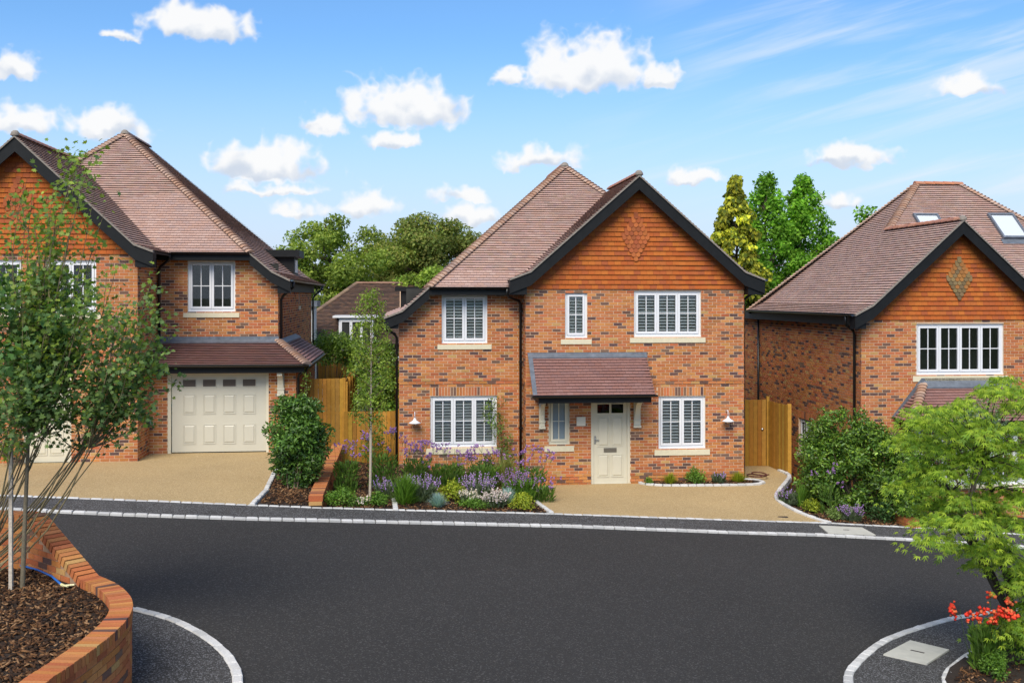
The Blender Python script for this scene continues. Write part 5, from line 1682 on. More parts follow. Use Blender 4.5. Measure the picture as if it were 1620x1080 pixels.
G_GOLD = [(0.250, 0.250, 0.022), (0.330, 0.315, 0.030), (0.160, 0.185, 0.020), (0.075, 0.100, 0.016)]

# two airy trees between the houses
c1 = rand_clumps(21, (-9.6, 56, 6.2), (3.2, 2.6, 2.5), 46, 0.72, 0.65, 2.2)
c1 += [(-12.3, 56, 7.1, 0.55, 0.5, 0.35), (-11.5, 56, 7.9, 0.6, 0.5, 0.4), (-7.6, 56, 8.0, 0.8, 0.7, 0.5), (-9.3, 56, 8.7, 0.7, 0.7, 0.4), (-11.7, 56, 6.6, 0.9, 0.8, 0.6), (-11.0, 56, 5.6, 1.0, 0.8, 0.7), (-12.0, 56, 5.5, 0.8, 0.7, 0.6), (-10.6, 56, 8.3, 0.8, 0.7, 0.45)]
broad_tree('ash_tree', 'airy broad green tree behind the gap, left of the two', (-9.4, 56, 0.0), 9, 3, c1, G_ASH, 31, per=800, size=0.17, trunk=0.22, cvar=0.22, group='trees behind the houses')
c2 = rand_clumps(22, (-4.9, 60, 6.6), (3.4, 2.6, 2.3), 44, 0.78, 0.7, 3.0)
c2 += [(-2.5, 60, 7.8, 0.8, 0.7, 0.45), (-1.4, 60, 7.3, 0.5, 0.5, 0.3), (-5.0, 60, 9.0, 1.0, 0.8, 0.55), (-3.6, 60, 8.8, 0.8, 0.7, 0.4)]
broad_tree('oak_tree', 'taller olive-green tree behind the gap, touching the middle roof', (-5.2, 60, 0.0), 9, 3, c2, G_DARK, 32, per=800, size=0.17, trunk=0.25, cvar=0.2, group='trees behind the houses')
c3 = rand_clumps(23, (-6.9, 63, 5.7), (3.4, 1.6, 2.4), 30, 0.95, 0.6, 1.5)
broad_tree('oak_tree', 'dark tree low between the two airy trees behind the gap', (-6.9, 63, 0.0), 8, 3, c3, G_DARK, 33, per=600, size=0.19, trunk=0.22, group='trees behind the houses')
c4 = rand_clumps(24, (-4.0, 50, 5.2), (1.3, 1.1, 1.1), 14, 0.5, 0.6)
broad_tree('lime_tree', 'small bright green tree beside the roof of the middle house', (-4.0, 50, 0.0), 7, 2, c4, G_LIME, 34, per=1000, size=0.15, trunk=0.12, group='trees behind the houses')
# trees right of the middle house
def spire(seed, base, h, w, n, cr, z0=1.2, pw=0.8):
    rg = np.random.default_rng(seed); out = []
    for i in range(n):
        t = ((i + 0.5) / n)
        z = z0 + (h - z0) * t
        r = w * (1 - t) ** pw * (0.85 + 0.3 * rg.random())
        a = i * 2.39996 + rg.normal(0, 0.3)
        k = cr * (0.55 + 0.75 * (1 - t)) * rg.uniform(0.75, 1.25)
        rr = r * (0.45 + 0.5 * rg.random())
        out.append((base[0] + rr * math.cos(a), base[1] + rr * math.sin(a), base[2] + z, k, k, k * 0.9))
    return out
cg = spire(41, (9.95, 47, 0.0), 10.15, 2.4, 120, 0.36, 2.0, 0.80)
broad_tree('golden_conifer', 'golden drooping conifer with pointed top beside the middle roof', (9.95, 47, 0.0), 10, 2, cg, G_GOLD, 51, per=2000, size=0.19, trunk=0.16, kind='diamond', droop=1.6, fork=0.12, cvar=0.30, group='trees behind the houses', v=0.28)
cg = spire(42, (12.3, 51, 0.0), 10.5, 3.0, 84, 0.62, 1.5, 0.72)
broad_tree('sweetgum_tree', 'left of the twin pointed green trees, next to the golden conifer', (12.3, 51, 0.0), 10, 2, cg, G_MID, 52, per=800, size=0.18, trunk=0.17, fork=0.12, cvar=0.22, group='trees behind the houses')
cg = spire(43, (14.35, 52, 0.0), 10.5, 3.3, 90, 0.64, 1.5, 0.70)
broad_tree('sweetgum_tree', 'right of the twin pointed green trees, nearer the right hand house', (14.35, 52, 0.0), 10, 2, cg, G_MID, 53, per=800, size=0.18, trunk=0.17, fork=0.12, cvar=0.22, group='trees behind the houses')
cg = rand_clumps(44, (18.2, 52, 8.0), (1.0, 1.0, 1.4), 10, 0.45, 0.6) + [(16.2, 55, 7.2, 0.6, 0.6, 0.5)]
broad_tree('lime_tree', 'tree top showing just above the left slope of the right house', (18.0, 52, 0.0), 9, 2, cg, G_MID, 54, per=420, size=0.2, trunk=0.14, group='trees behind the houses')

# ---- bushes in the back garden gap
def bush(name, label, base, clumps, colors, seed, per, size, kind='oval', mat_='leaf_gloss', cat='shrub', group=None, stems=5, stem_r=0.02, bark=BARK[1], bias=2.2, up=0.5, cvar=0.15, droop=0.0, v=0.22):
    rg = np.random.default_rng(seed)
    e = empty(name, base); tag(e, label, cat, group)
    b = np.array(base)
    cl = [tuple(np.array(c[:3]) - b) + tuple(c[3:]) for c in clumps]
    P, D_, N, S, C_ = clump_leaves(cl, rg, per, size, colors, bias, cvar, droop, up, v)
    keep = P[:, 2] > -0.02
    leaves('foliage', P[keep], D_[keep], N[keep], S[keep], C_[keep], kind, e, mat_)
    t = MB()
    for c in cl[:max(stems, 1)] if stems <= len(cl) else cl:
        limb(t, (rg.normal(0, 0.06), rg.normal(0, 0.06), -0.05), (c[0], c[1], c[2]), stem_r, stem_r * 0.4, rg, 0.08, 6, 5, bark)
    t.build('stems', 'bark', e, smooth=True)
    return e
G_LAUREL = [(0.048, 0.105, 0.018), (0.066, 0.140, 0.020), (0.095, 0.175, 0.026), (0.036, 0.080, 0.016)]
G_LAUREL2 = [(0.062, 0.125, 0.018), (0.088, 0.165, 0.020), (0.135, 0.210, 0.026), (0.042, 0.088, 0.015)]
G_BRIGHT = [(0.110, 0.175, 0.022), (0.140, 0.205, 0.026), (0.085, 0.140, 0.020)]
bush('garden_shrub', 'round dark green shrub behind the golden fence beside the middle house', (-3.75, 30.2, 0.1), rand_clumps(61, (-3.75, 30.2, 1.9), (0.60, 0.5, 0.60), 16, 0.34), G_LAUREL2, 71, 2600, 0.085)
bush('garden_shrub', 'tall shrub at the back of the garden behind the sapling', (-4.2, 33.5, 0.2), rand_clumps(62, (-4.2, 33.5, 2.5), (0.75, 0.6, 0.7), 18, 0.38), G_LAUREL2, 72, 1800, 0.09)
bush('garden_shrub', 'yellow-green shrub above the far garden fence', (-6.6, 39.0, 0.6), rand_clumps(63, (-6.4, 39.0, 2.7), (1.2, 0.7, 0.55), 18, 0.46), G_BRIGHT, 73, 1100, 0.11)

# ---- young birch with stake in the flower bed
e = empty('birch_sapling', (-3.03, 22.5, 0.40)); tag(e, 'slender birch sapling with pale trunk in the bed before the fence', 'tree')
rg = np.random.default_rng(81)
t = MB(); spine = limb(t, (0, 0, 0), (0.03, 0.05, 4.5), 0.032, 0.006, rg, 0.006, 12, 7, (0.42, 0.36, 0.28))
cl = []
for i in range(46):
    z = 1.55 + 2.9 * (i / 46) ** 1.05
    a = i * 2.4; r = (0.52 - 0.42 * abs((z - 2.6) / 2.0) ** 1.2) * rg.uniform(0.5, 1.15); r = max(r, 0.05)
    if i % 9 == 4: r *= 1.5
    tip = (r * math.cos(a), r * math.sin(a), z + r * 0.55)
    limb(t, (0.02 * z / 4, 0.02, z - 0.1), tip, 0.009, 0.002, rg, 0.06, 5, 4, (0.16, 0.11, 0.08))
    cl.append((tip[0] * 0.8, tip[1] * 0.8, tip[2], 0.21, 0.21, 0.19))
t.build('trunk', 'bark', e, smooth=True)
P, D_, N, S, C_ = clump_leaves(cl, rg, 1700, 0.055, [(0.135, 0.190, 0.028), (0.170, 0.225, 0.032), (0.100, 0.155, 0.024)], 1.6, 0.15, 0.6)
leaves('foliage', P, D_, N, S, C_, 'diamond', e, 'leaf')
b = MB(); b.box(-0.016, 0.016, -0.016, 0.016, -0.1, 1.55, (0.40, 0.33, 0.24)); o = b.build('tree_stake', 'bark', None, loc=(-3.035, 22.58, 0.42)); tag(o, 'pale square stake beside the birch sapling', 'stake')

# ---- standard laurel beside the left drive
rg = np.random.default_rng(5)
cl = rand_clumps(91, (-4.72, 22.9, 1.62), (0.60, 0.48, 1.02), 54, 0.25, 0.5)
bush('laurel_shrub', 'tall dark laurel shrub standing in bark beside the left drive', (-4.74, 22.7, 0.58), cl, G_LAUREL, 92, 4400, 0.078, stems=12, stem_r=0.022, bark=(0.20, 0.15, 0.10))
bush('climbing_ivy', 'narrow green climber hanging at the corner of the garage roof', (-5.28, 26.9, 0.7), [(-5.28 + 0.05 * math.sin(i), 26.9, 1.2 + 0.19 * i, 0.13, 0.13, 0.14) for i in range(10)], G_BRIGHT, 93, 2600, 0.06, stems=10, stem_r=0.006)
# ---- big laurel hedge on the right
cl = []
rg = np.random.default_rng(6)
def hedge_top(u): return 1.82 - 0.85 * max(0, u - 0.55) / 0.45 - 0.55 * max(0, 0.15 - u) / 0.15
for i in range(150):
    u = rg.random(); x = 7.15 + 2.45 * u + rg.normal(0, 0.04); y = 25.75 - 0.95 * u + rg.normal(0, 0.32)
    z = -0.42 + (hedge_top(u) + 0.30) * rg.random() ** 0.85
    cl.append((x, y, z, 0.27, 0.27, 0.27))
for i in range(34):
    u = (i + 0.5) / 34; x = 7.15 + 2.4 * u
    cl.append((x + rg.normal(0, 0.05), 25.6 - 0.9 * u + rg.normal(0, 0.25), hedge_top(u) + rg.uniform(-0.05, 0.16), 0.13, 0.13, 0.22))
bush('laurel_hedge', 'large bushy laurel hedge right of the drive before the right house', (8.2, 25.4, -0.2), cl, G_LAUREL2, 95, 3000, 0.082, stems=60, stem_r=0.016, cat='hedge')
bush('olive_shrub', 'grey-green leafy shrub behind the green maple', (10.5, 24.6, -0.6), rand_clumps(96, (10.6, 24.6, 1.45), (0.95, 0.6, 0.85), 30, 0.30), [(0.10, 0.15, 0.075), (0.13, 0.19, 0.10), (0.075, 0.12, 0.055)], 97, 1500, 0.07, stems=14)

# ---- multi-stemmed field maple in the planter (foreground left)
e = empty('field_maple', (-6.75, 12.75, 1.29)); tag(e, 'multi-stemmed young field maple in the brick planter at left', 'tree')
rg = np.random.default_rng(101)
t = MB(); tw_pts = []
base = np.array((-6.75, 12.75, 1.29))
def sprout(p, q, r0, r1, lev):
    pts = limb(t, p, q, r0, r1, rg, 0.05, 8, 6 if lev == 0 else 4, (0.23, 0.19, 0.105) if rg.random() < 0.6 else (0.16, 0.13, 0.08), sag=-0.12 * (np.linalg.norm(np.array(q) - np.array(p)) if lev == 0 else 0.3))
    return pts
M_T = []
for i in range(96):      # stem tips fill the crown
    x = rg.uniform(-80, 238); y = rg.uniform(450, 700) if x < 150 else rg.uniform(450, 665)
    if x > 150 and y < 480 + (x - 150) * 0.4: y = rg.uniform(520, 650)
    Z = rg.uniform(12.1, 13.7)
    M_T.append(np.array(at_px(x, y, Z)))
for i in range(22):     # the long upper shoots
    y = rg.uniform(235, 470); x = 75 + rg.normal(0, 16 + (y - 235) * 0.17) + (30 if y < 300 else 0)
    M_T.append(np.array(at_px(x, y, rg.uniform(12.6, 13.3))))
for (x, y) in ((148, 240), (170, 322), (150, 300), (30, 330), (8, 405), (185, 420), (225, 470), (240, 445), (252, 560), (246, 520)):
    M_T.append(np.array(at_px(x, y, rg.uniform(12.6, 13.2))))
trunks = []
for k in range(26):
    j = rg.integers(0, len(M_T)); tip = M_T[j]
    while k < 19 and (tip[0] < -5.75 or tip[2] > 5.2):
        tip = M_T[rg.integers(0, len(M_T))]
    s = np.array((rg.normal(0, 0.10), rg.normal(0, 0.12), -0.02))
    trunks.append(sprout(s, (tip - base) * np.array((0.92, 0.92, 0.9)), rg.uniform(0.010, 0.020), 0.005, 0))
for tip in M_T:
    q = tip - base
    best = None
    for tr in trunks:
        for p in tr[2:6]:
            d = np.linalg.norm(q - np.array(p)); up_ = q[2] - p[2]
            if up_ > 0.15 and (best is None or d < best[0]): best = (d, p)
    p = best[1] if best else trunks[0][3]
    pts = sprout(p, q, 0.011, 0.003, 1)
    tw_pts += pts[3:] + [tuple(q)]
    for _ in range(3):
        a = np.array(pts[rg.integers(3, 8)]); qq = a + rg.normal(0, 0.16, 3) + np.array((0.05, 0, 0.10))
        pp = limb(t, a, qq, 0.005, 0.002, rg, 0.05, 4, 4, (0.17, 0.14, 0.08)); tw_pts += pp[1:]
t.build('stems', 'bark', e, smooth=True)
tp = np.array(tw_pts)
lowmask = tp[:, 2] + base[2] > 2.95
tp = tp[lowmask]
n = 16500
idx = rg.integers(0, len(tp), n)
P = tp[idx] + rg.normal(0, 0.085, (n, 3))
zz = P[:, 2] + base[2]
keep = rg.random(n) < np.where(zz > 5.15, 0.55, np.where(zz < 3.3, 0.45, 1.0))
P = P[keep]; n = len(P)
D_ = unit(rg.normal(size=(n, 3)) + np.array((0.1, -0.2, -0.25))); N = unit(rg.normal(0, 0.5, (n, 3)) + np.array((0, -0.4, 0.9)))
S = rg.uniform(0.040, 0.080, n)
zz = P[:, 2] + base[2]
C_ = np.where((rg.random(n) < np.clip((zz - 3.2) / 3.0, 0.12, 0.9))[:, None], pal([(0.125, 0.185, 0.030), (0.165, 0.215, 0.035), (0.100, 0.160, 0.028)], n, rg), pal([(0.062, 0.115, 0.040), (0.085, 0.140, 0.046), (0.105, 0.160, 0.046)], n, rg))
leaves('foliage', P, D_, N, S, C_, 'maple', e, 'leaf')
# staked sapling trunk next to it
b = MB()
rg2 = np.random.default_rng(3)
st = empty('maple_trunk', (-5.90, 12.72, 1.29)); tag(st, 'straight grey sapling trunk tied to a stake in the planter', 'tree')
limb(b, (0, 0, -0.05), (0.06, 0.05, 2.9), 0.032, 0.014, rg2, 0.012, 9, 8, (0.17, 0.145, 0.10))
for k in range(9):
    z = 1.9 + 0.12 * k; a = k * 2.4
    limb(b, (0.04, 0.03, z), (0.04 + 0.5 * math.cos(a), 0.03 + 0.5 * math.sin(a), z + 0.75), 0.012, 0.004, rg2, 0.06, 5, 5, (0.17, 0.145, 0.10))
b.build('trunk', 'bark', st, smooth=True)
cl = [(0.04 + 0.42 * math.cos(k * 2.4), 0.03 + 0.42 * math.sin(k * 2.4), 2.6 + 0.12 * k, 0.28, 0.28, 0.28) for k in range(10)]
P, D_, N, S, C_ = clump_leaves(cl, rg2, 900, 0.08, [(0.045, 0.10, 0.03), (0.06, 0.125, 0.035)], 2.0, 0.15, 0.3)
leaves('foliage', P, D_, N, S, C_, 'maple', st, 'leaf')
b = MB(); b.box(-0.020, 0.020, -0.020, 0.020, -0.1, 1.75, (0.50, 0.44, 0.36)); o = b.build('tree_stake', 'bark', None, loc=(-5.99, 12.62, 1.29)); tag(o, 'thin pale stake beside the sapling trunk in the planter', 'stake')
hp = [at_px(x, y, 13.0) for x, y in ((-40, 880), (0, 888), (30, 893), (60, 900), (82, 910), (97, 922))]
hz = [(x, 1670.0 * (4.81 - 1.345) / (y - 468.0)) for x, y in ((-60, 883), (0, 888), (30, 893), (60, 901), (82, 911), (97, 924))]
o = MB().tube([((x - 810) / 1670.0 * Z, Z, 1.345) for x, Z in hz], 0.014, 6).build('garden_hose', 'hose_blue', None, smooth=True); tag(o, 'blue garden hose lying on the bark in the planter', 'hose')
x, Z = hz[-1]; X = (x - 810) / 1670.0 * Z
b = MB(); b.tube([(X, Z, 1.345), (X + 0.05, Z - 0.05, 1.345)], 0.018, 8); b.tube([(X + 0.05, Z - 0.05, 1.345), (X + 0.17, Z - 0.03, 1.35)], 0.012, 6); b.tube([(X + 0.05, Z - 0.05, 1.345), (X + 0.12, Z - 0.10, 1.35)], 0.012, 6)
o = b.build('hose_connector', 'hose_end', None); tag(o, 'pale yellow connector at the end of the blue hose', 'hose connector')

# ---- green cut-leaf maple (foreground right)
e = empty('green_maple', (6.9, 14.6, gz(6.9))); tag(e, 'bright green cut-leaf maple with layered drooping sprays at right', 'tree')
base = np.array((6.9, 14.6, gz(6.9)))
rg = np.random.default_rng(111)
sprays = []
HULL = [(1600, 596), (1560, 622), (1520, 640), (1470, 655), (1440, 668), (1500, 680), (1560, 670), (1610, 650), (1425, 690), (1470, 705), (1530, 710), (1590, 700), (1450, 740), (1500, 750), (1560, 745), (1615, 735), (1430, 757), (1475, 775), (1530, 790), (1590, 780),
        (1490, 810), (1545, 815), (1610, 820), (1480, 848), (1530, 850), (1585, 850), (1550, 870), (1610, 880), (1640, 900), (1640, 700), (1660, 780), (1640, 620), (1625, 905), (1510, 655), (1455, 690), (1545, 690), (1600, 670), (1520, 730), (1580, 725), (1500, 790), (1570, 800), (1620, 790), (1630, 915), (1640, 960), (1612, 985), (1590, 985), (1640, 930), (1600, 1000)]
for (x, y) in HULL:
    if x < 1465: x += 16
    for dZ in (0, 1):
        Z = 14.3 + rg.normal(0, 0.55) + (0.4 if x < 1480 else 0)
        p = np.array(at_px(x + rg.normal(0, 12), y + rg.normal(0, 8), Z)) - base
        sprays.append(p)
t = MB()
DKB = (0.055, 0.045, 0.035)
limb(t, (0, 0, 0), (0.05, 0.1, 0.7), 0.07, 0.055, rg, 0.03, 4, 8, DKB)
mains = []
for k in range(9):
    p = sprays[rg.integers(0, len(sprays))]
    mains.append(limb(t, (0.05, 0.1, 0.65), p * 0.9, 0.04, 0.010, rg, 0.08, 8, 6, DKB, sag=0.22))
for p in sprays:
    best = min(((np.linalg.norm(p - np.array(q)), q) for m in mains for q in m[1:6]), key=lambda z: z[0])
    limb(t, best[1], p, 0.010, 0.003, rg, 0.05, 5, 4, DKB, sag=0.06)
t.build('trunk', 'bark', e, smooth=True)
Ps, Ds, Ns = [], [], []
for p in sprays:
    m = 125
    d = rg.normal(0, 1, (m, 3)) * np.array((0.15, 0.15, 0.028)); q = p + d
    q[:, 2] -= (d[:, 0] ** 2 + d[:, 1] ** 2) * 1.3
    Ps.append(q)
    Ds.append(unit(d * np.array((1, 1, 0.2)) / 0.17 + rg.normal(0, 0.35, (m, 3)) + np.array((-0.15, -0.1, -0.75))))
    Ns.append(unit(rg.normal(0, 0.3, (m, 3)) + np.array((0, -0.25, 1.0))))
P = np.concatenate(Ps); n = len(P)
C_ = pal([(0.200, 0.285, 0.026), (0.160, 0.245, 0.024), (0.245, 0.320, 0.030), (0.105, 0.185, 0.022)], n, rg, 0.18)
leaves('foliage', P, np.concatenate(Ds), np.concatenate(Ns), rg.uniform(0.052, 0.092, n), C_, 'palm', e, 'leaf')

# ------------------------------------------------------------------ flower beds
def gbed(x, y): return bedz(x, y)
GREENS = {'grey': [(0.10, 0.13, 0.075), (0.13, 0.16, 0.10), (0.08, 0.11, 0.06)], 'fresh': [(0.085, 0.165, 0.022), (0.115, 0.205, 0.028), (0.065, 0.130, 0.020)],
          'lime': [(0.200, 0.235, 0.022), (0.250, 0.275, 0.028), (0.150, 0.195, 0.022)], 'mid': [(0.075, 0.135, 0.024), (0.100, 0.170, 0.028), (0.060, 0.115, 0.022)], 'dark': [(0.030, 0.070, 0.020), (0.040, 0.085, 0.022)]}
PURPLE = [(0.32, 0.16, 0.40), (0.37, 0.19, 0.45), (0.26, 0.14, 0.37), (0.42, 0.22, 0.43)]
LILAC = [(0.38, 0.24, 0.56), (0.45, 0.30, 0.60), (0.32, 0.20, 0.50), (0.52, 0.33, 0.58)]
WHITEFL = [(0.68, 0.62, 0.50), (0.74, 0.68, 0.58), (0.60, 0.50, 0.36)]
def mound(name, label, x, y, z, r, h, colors, seed, size=0.05, n=700, kind='oval', cat='plant', group=None, mat_='leaf'):
    rg = np.random.default_rng(seed)
    e = empty(name, (x, y, z)); tag(e, label, cat, group)
    cl = []
    for k in range(9):
        a = rg.uniform(0, 6.28); q = rg.random() ** 0.6
        cl.append((r * 0.62 * q * math.cos(a), r * 0.62 * q * math.sin(a), h * (0.30 + 0.45 * (1 - q)) , r * 0.42, r * 0.42, h * 0.34))
    P, D_, N, S, C_ = clump_leaves(cl, rg, n / (9 * (r * 0.42) ** 2), size, colors, 2.4, 0.12, -0.1, 0.7)
    k = P[:, 2] > 0
    leaves('foliage', P[k], D_[k], N[k], S[k], C_[k], kind, e, mat_)
    t = MB()
    for c in cl[:4]: limb(t, (0, 0, -0.03), (c[0], c[1], c[2]), 0.008, 0.003, rg, 0.05, 4, 4, BARK[1])
    t.build('stems', 'bark', e)
    return e
def tuft(name, label, x, y, z, r, h, colors, seed, n=420, width=1.0, cat='grass'):
    """fine bladed clump"""
    rg = np.random.default_rng(seed)
    e = empty(name, (x, y, z)); tag(e, label, cat)
    a = rg.uniform(0, 6.28, n); t = rg.uniform(0.0, 1.25, n)
    D_ = np.stack([np.cos(a) * np.sin(t), np.sin(a) * np.sin(t), np.cos(t)], 1)
    P = np.stack([rg.normal(0, r * 0.12, n), rg.normal(0, r * 0.12, n), np.zeros(n)], 1)
    S = np.where(np.sin(t) > 0.6, r, h) * rg.uniform(0.75, 1.1, n)
    N = unit(np.stack([-np.cos(a) * np.cos(t), -np.sin(a) * np.cos(t), np.sin(t) + 0.2], 1))
    leaves('blades', P, D_, N, S, pal(colors, n, rg), 'blade', e, 'leaf', width)
    return e
def spiky(name, label, x, y, z, r, h, fl, leafc, seed, nst=60, nleaf=420, flsize=0.024, cat='plant', fln=9, tall=False, lsize=0.11, flmat='flower', spread=1.0, single=False):
    """upright flowering stems over a leafy base"""
    rg = np.random.default_rng(seed)
    e = empty(name, (x, y, z)); tag(e, label, cat)
    t = MB(); FP = []
    for k in range(nst):
        a = rg.uniform(0, 6.28); q = rg.random() ** 0.5
        p0 = np.array((r * 0.45 * q * math.cos(a), r * 0.45 * q * math.sin(a), 0.0))
        hh = h * rg.uniform(0.72, 1.08) * (1 - 0.18 * q)
        p1 = np.array((r * spread * q * math.cos(a), r * spread * q * math.sin(a), hh)) + rg.normal(0, 0.02, 3)
        t.tube([tuple(p0), tuple(p0 * 0.5 + p1 * 0.5 + rg.normal(0, 0.012, 3)), tuple(p1)], [0.0045, 0.0035, 0.0025], 3, (0.07, 0.11, 0.03), cap=False)
        if tall:
            for _ in range(int(rg.integers(1, 5))):
                tip = p1 + rg.normal(0, 0.055, 3) * np.array((1.2, 1.2, 0.7))
                t.tube([tuple(p0 * 0.15 + p1 * 0.85), tuple(tip)], [0.003, 0.002], 3, (0.07, 0.11, 0.03), cap=False)
                FP.append(tip + rg.normal(0, 0.030 if single else 0.015, (fln, 3)))
        else:
            L = h * 0.30
            s = (p1 - p0) / np.linalg.norm(p1 - p0)
            FP.append(p1 - s[None] * (rg.random((fln, 1)) * L) + rg.normal(0, 0.008, (fln, 3)))
    t.build('stems', 'bark', e)
    if single:      # few large blooms: each one a part
        for f in FP:
            k = len(f)
            leaves('flower', f, unit(rg.normal(size=(k, 3))), unit(rg.normal(size=(k, 3))), flsize * rg.uniform(0.7, 1.3, k), pal(fl, k, rg, 0.15), 'puff', e, flmat)
    FP = np.concatenate(FP); m = len(FP)
    if not single: leaves('flowers', FP, unit(rg.normal(size=(m, 3))), unit(rg.normal(size=(m, 3)) + np.array((0, 0, .2))), flsize * rg.uniform(0.6, 1.3, m), pal(fl, m, rg, 0.15), 'puff', e, flmat)
    a = rg.uniform(0, 6.28, nleaf); q = rg.random(nleaf) ** 0.5; tt = rg.uniform(0.05, 0.9, nleaf)
    P = np.stack([r * 0.6 * q * np.cos(a), r * 0.6 * q * np.sin(a), rg.uniform(0, h * 0.5, nleaf)], 1)
    D_ = np.stack([np.cos(a) * np.sin(tt), np.sin(a) * np.sin(tt), np.cos(tt)], 1)
    leaves('foliage', P, D_, unit(rg.normal(size=(nleaf, 3)) + np.array((0, -.3, .6))), lsize * rg.uniform(0.6, 1.4, nleaf), pal(leafc, nleaf, rg), 'diamond', e, 'leaf', 0.45)
    return e
def put(px, Z): return (px - 810.0) / 1670.0 * Z
# left part of the front bed, between retaining wall and granite divider
mound('box_mound', 'bright green feathery mound next to the low brick wall', put(540, 21.95), 21.95, 0.44, 0.42, 0.42, GREENS['fresh'], 201, 0.045, 1500, 'diamond')
mound('box_mound', 'rounded green mound between the sapling and the granite divider', put(601, 22.0), 22.0, 0.42, 0.27, 0.36, GREENS['fresh'], 202, 0.055, 800)
spiky('white_lavender', 'small white-flowered clump at the foot of the sapling', put(573, 21.95), 21.95, 0.42, 0.16, 0.22, WHITEFL, GREENS['fresh'], 203, 26, 220, 0.028)
spiky('lavender', 'faded lilac lavender behind the divider in the front bed', put(612, 22.9), 22.9, 0.40, 0.34, 0.52, LILAC, GREENS['grey'], 204, 31, 630)
spiky('verbena', 'tall purple verbena left of the sapling, before the fence', put(548, 23.6), 23.6, 0.42, 0.42, 1.25, PURPLE, GREENS['mid'], 205, 9, 630, 0.030, tall=True)
spiky('verbena', 'tall airy purple verbena between the sapling and the house corner', put(606, 24.0), 24.0, 0.40, 0.55, 1.45, PURPLE, GREENS['mid'], 206, 15, 630, 0.030, tall=True)
mound('garden_shrub', 'loose leafy climber on the golden fence beside the house corner', put(590, 27.6), 27.6, 0.2, 0.50, 1.55, GREENS['mid'], 207, 0.08, 420, cat='shrub')
# main part of the bed
tuft('grass_clump', 'soft green grass clump just right of the granite divider', put(640, 22.4), 22.4, 0.38, 0.42, 0.66, GREENS['fresh'], 211, 700)
tuft('blue_fescue', 'silver-blue fescue tuft at the front of the bed', put(692, 22.35), 22.35, 0.35, 0.27, 0.30, [(0.22, 0.31, 0.34), (0.28, 0.37, 0.40), (0.17, 0.25, 0.27)], 212, 800)
spiky('lavender', 'dense lilac lavender behind the blue fescue tuft', put(668, 22.9), 22.9, 0.36, 0.46, 0.62, LILAC, GREENS['grey'], 213, 58, 1050)
mound('golden_shrub', 'golden-leaved shrub in the middle of the front bed', put(715, 22.9), 22.9, 0.33, 0.36, 0.50, GREENS['lime'], 214, 0.06, 1100)
mound('ground_cover', 'low fresh green carpet plant behind the front kerb', put(745, 22.5), 22.5, 0.28, 0.42, 0.22, GREENS['fresh'], 215, 0.045, 1000)
spiky('white_lavender', 'cream-flowered lavender behind the low green carpet', put(742, 22.75), 22.75, 0.30, 0.27, 0.36, WHITEFL, GREENS['grey'], 216, 60, 380, 0.028)
spiky('white_lavender', 'pale pinkish lavender mound near the front kerb', put(783, 22.75), 22.75, 0.26, 0.34, 0.38, [(0.62, 0.52, 0.46), (0.68, 0.60, 0.52), (0.50, 0.42, 0.40)], GREENS['grey'], 217, 90, 520, 0.028)
spiky('lavender', 'pinkish-lilac lavender behind the golden-leaved shrub', put(755, 23.3), 23.3, 0.30, 0.50, 0.66, [(0.50, 0.28, 0.58), (0.56, 0.36, 0.60)] + LILAC, GREENS['grey'], 218, 58, 900)
tuft('blue_fescue', 'pale blue grass tuft behind the pinkish lavender', put(803, 23.2), 23.2, 0.26, 0.30, 0.36, [(0.24, 0.33, 0.36), (0.30, 0.38, 0.40)], 219, 500)
mound('golden_shrub', 'golden-green shrub at the right front corner of the bed', put(826, 22.85), 22.85, 0.20, 0.34, 0.40, GREENS['lime'], 220, 0.055, 1100)
spiky('lavender', 'deep violet catmint at the right end of the bed', put(822, 23.7), 23.7, 0.22, 0.55, 0.75, PURPLE, GREENS['fresh'], 221, 67, 1350)
spiky('verbena', 'tall purple verbena below the left end of the three-light window', put(660, 24.6), 24.6, 0.32, 0.50, 1.25, PURPLE, GREENS['mid'], 222, 18, 630, 0.030, tall=True)
spiky('verbena', 'tall purple verbena under the middle of the three-light window', put(708, 24.8), 24.8, 0.28, 0.60, 1.0, PURPLE, GREENS['mid'], 223, 21, 750, 0.030, tall=True)
spiky('verbena', 'tall purple verbena right of the three-light window', put(765, 25.0), 25.0, 0.22, 0.60, 1.02, PURPLE, GREENS['mid'], 224, 21, 750, 0.030, tall=True)
spiky('verbena', 'tall purple verbena leaning past the drainpipe over the drive', put(838, 24.9), 24.9, 0.12, 0.62, 1.15, PURPLE, GREENS['mid'], 225, 19, 630, 0.030, tall=True)
spiky('verbena', 'low purple verbena spilling over the edge of the drive', put(858, 24.2), 24.2, 0.08, 0.45, 0.6, PURPLE, GREENS['mid'], 226, 11, 390, 0.028, tall=True)
mound('garden_shrub', 'dark green leafy plant against the brick under the window', put(770, 26.3), 26.3, 0.15, 0.38, 0.72, GREENS['dark'], 227, 0.08, 600, cat='shrub')
mound('golden_shrub', 'yellow-green bush in the middle of the bed under the window', put(727, 25.6), 25.6, 0.2, 0.42, 0.70, [(0.15, 0.20, 0.025), (0.12, 0.17, 0.022)], 228, 0.06, 800)
rg = np.random.default_rng(229)
bush('climbing_rose', 'green climbing plant trained up beside the drainpipe', (-0.15, 26.95, 0.15), [(-0.15 - 0.03 * i + rg.normal(0, 0.10), 26.98 - 0.006 * i, 0.5 + 0.135 * i, 0.22, 0.16, 0.18) for i in range(13)], [(0.065, 0.12, 0.026), (0.09, 0.15, 0.03), (0.12, 0.17, 0.035)], 230, 1500, 0.07, stems=13, stem_r=0.006, mat_='leaf')
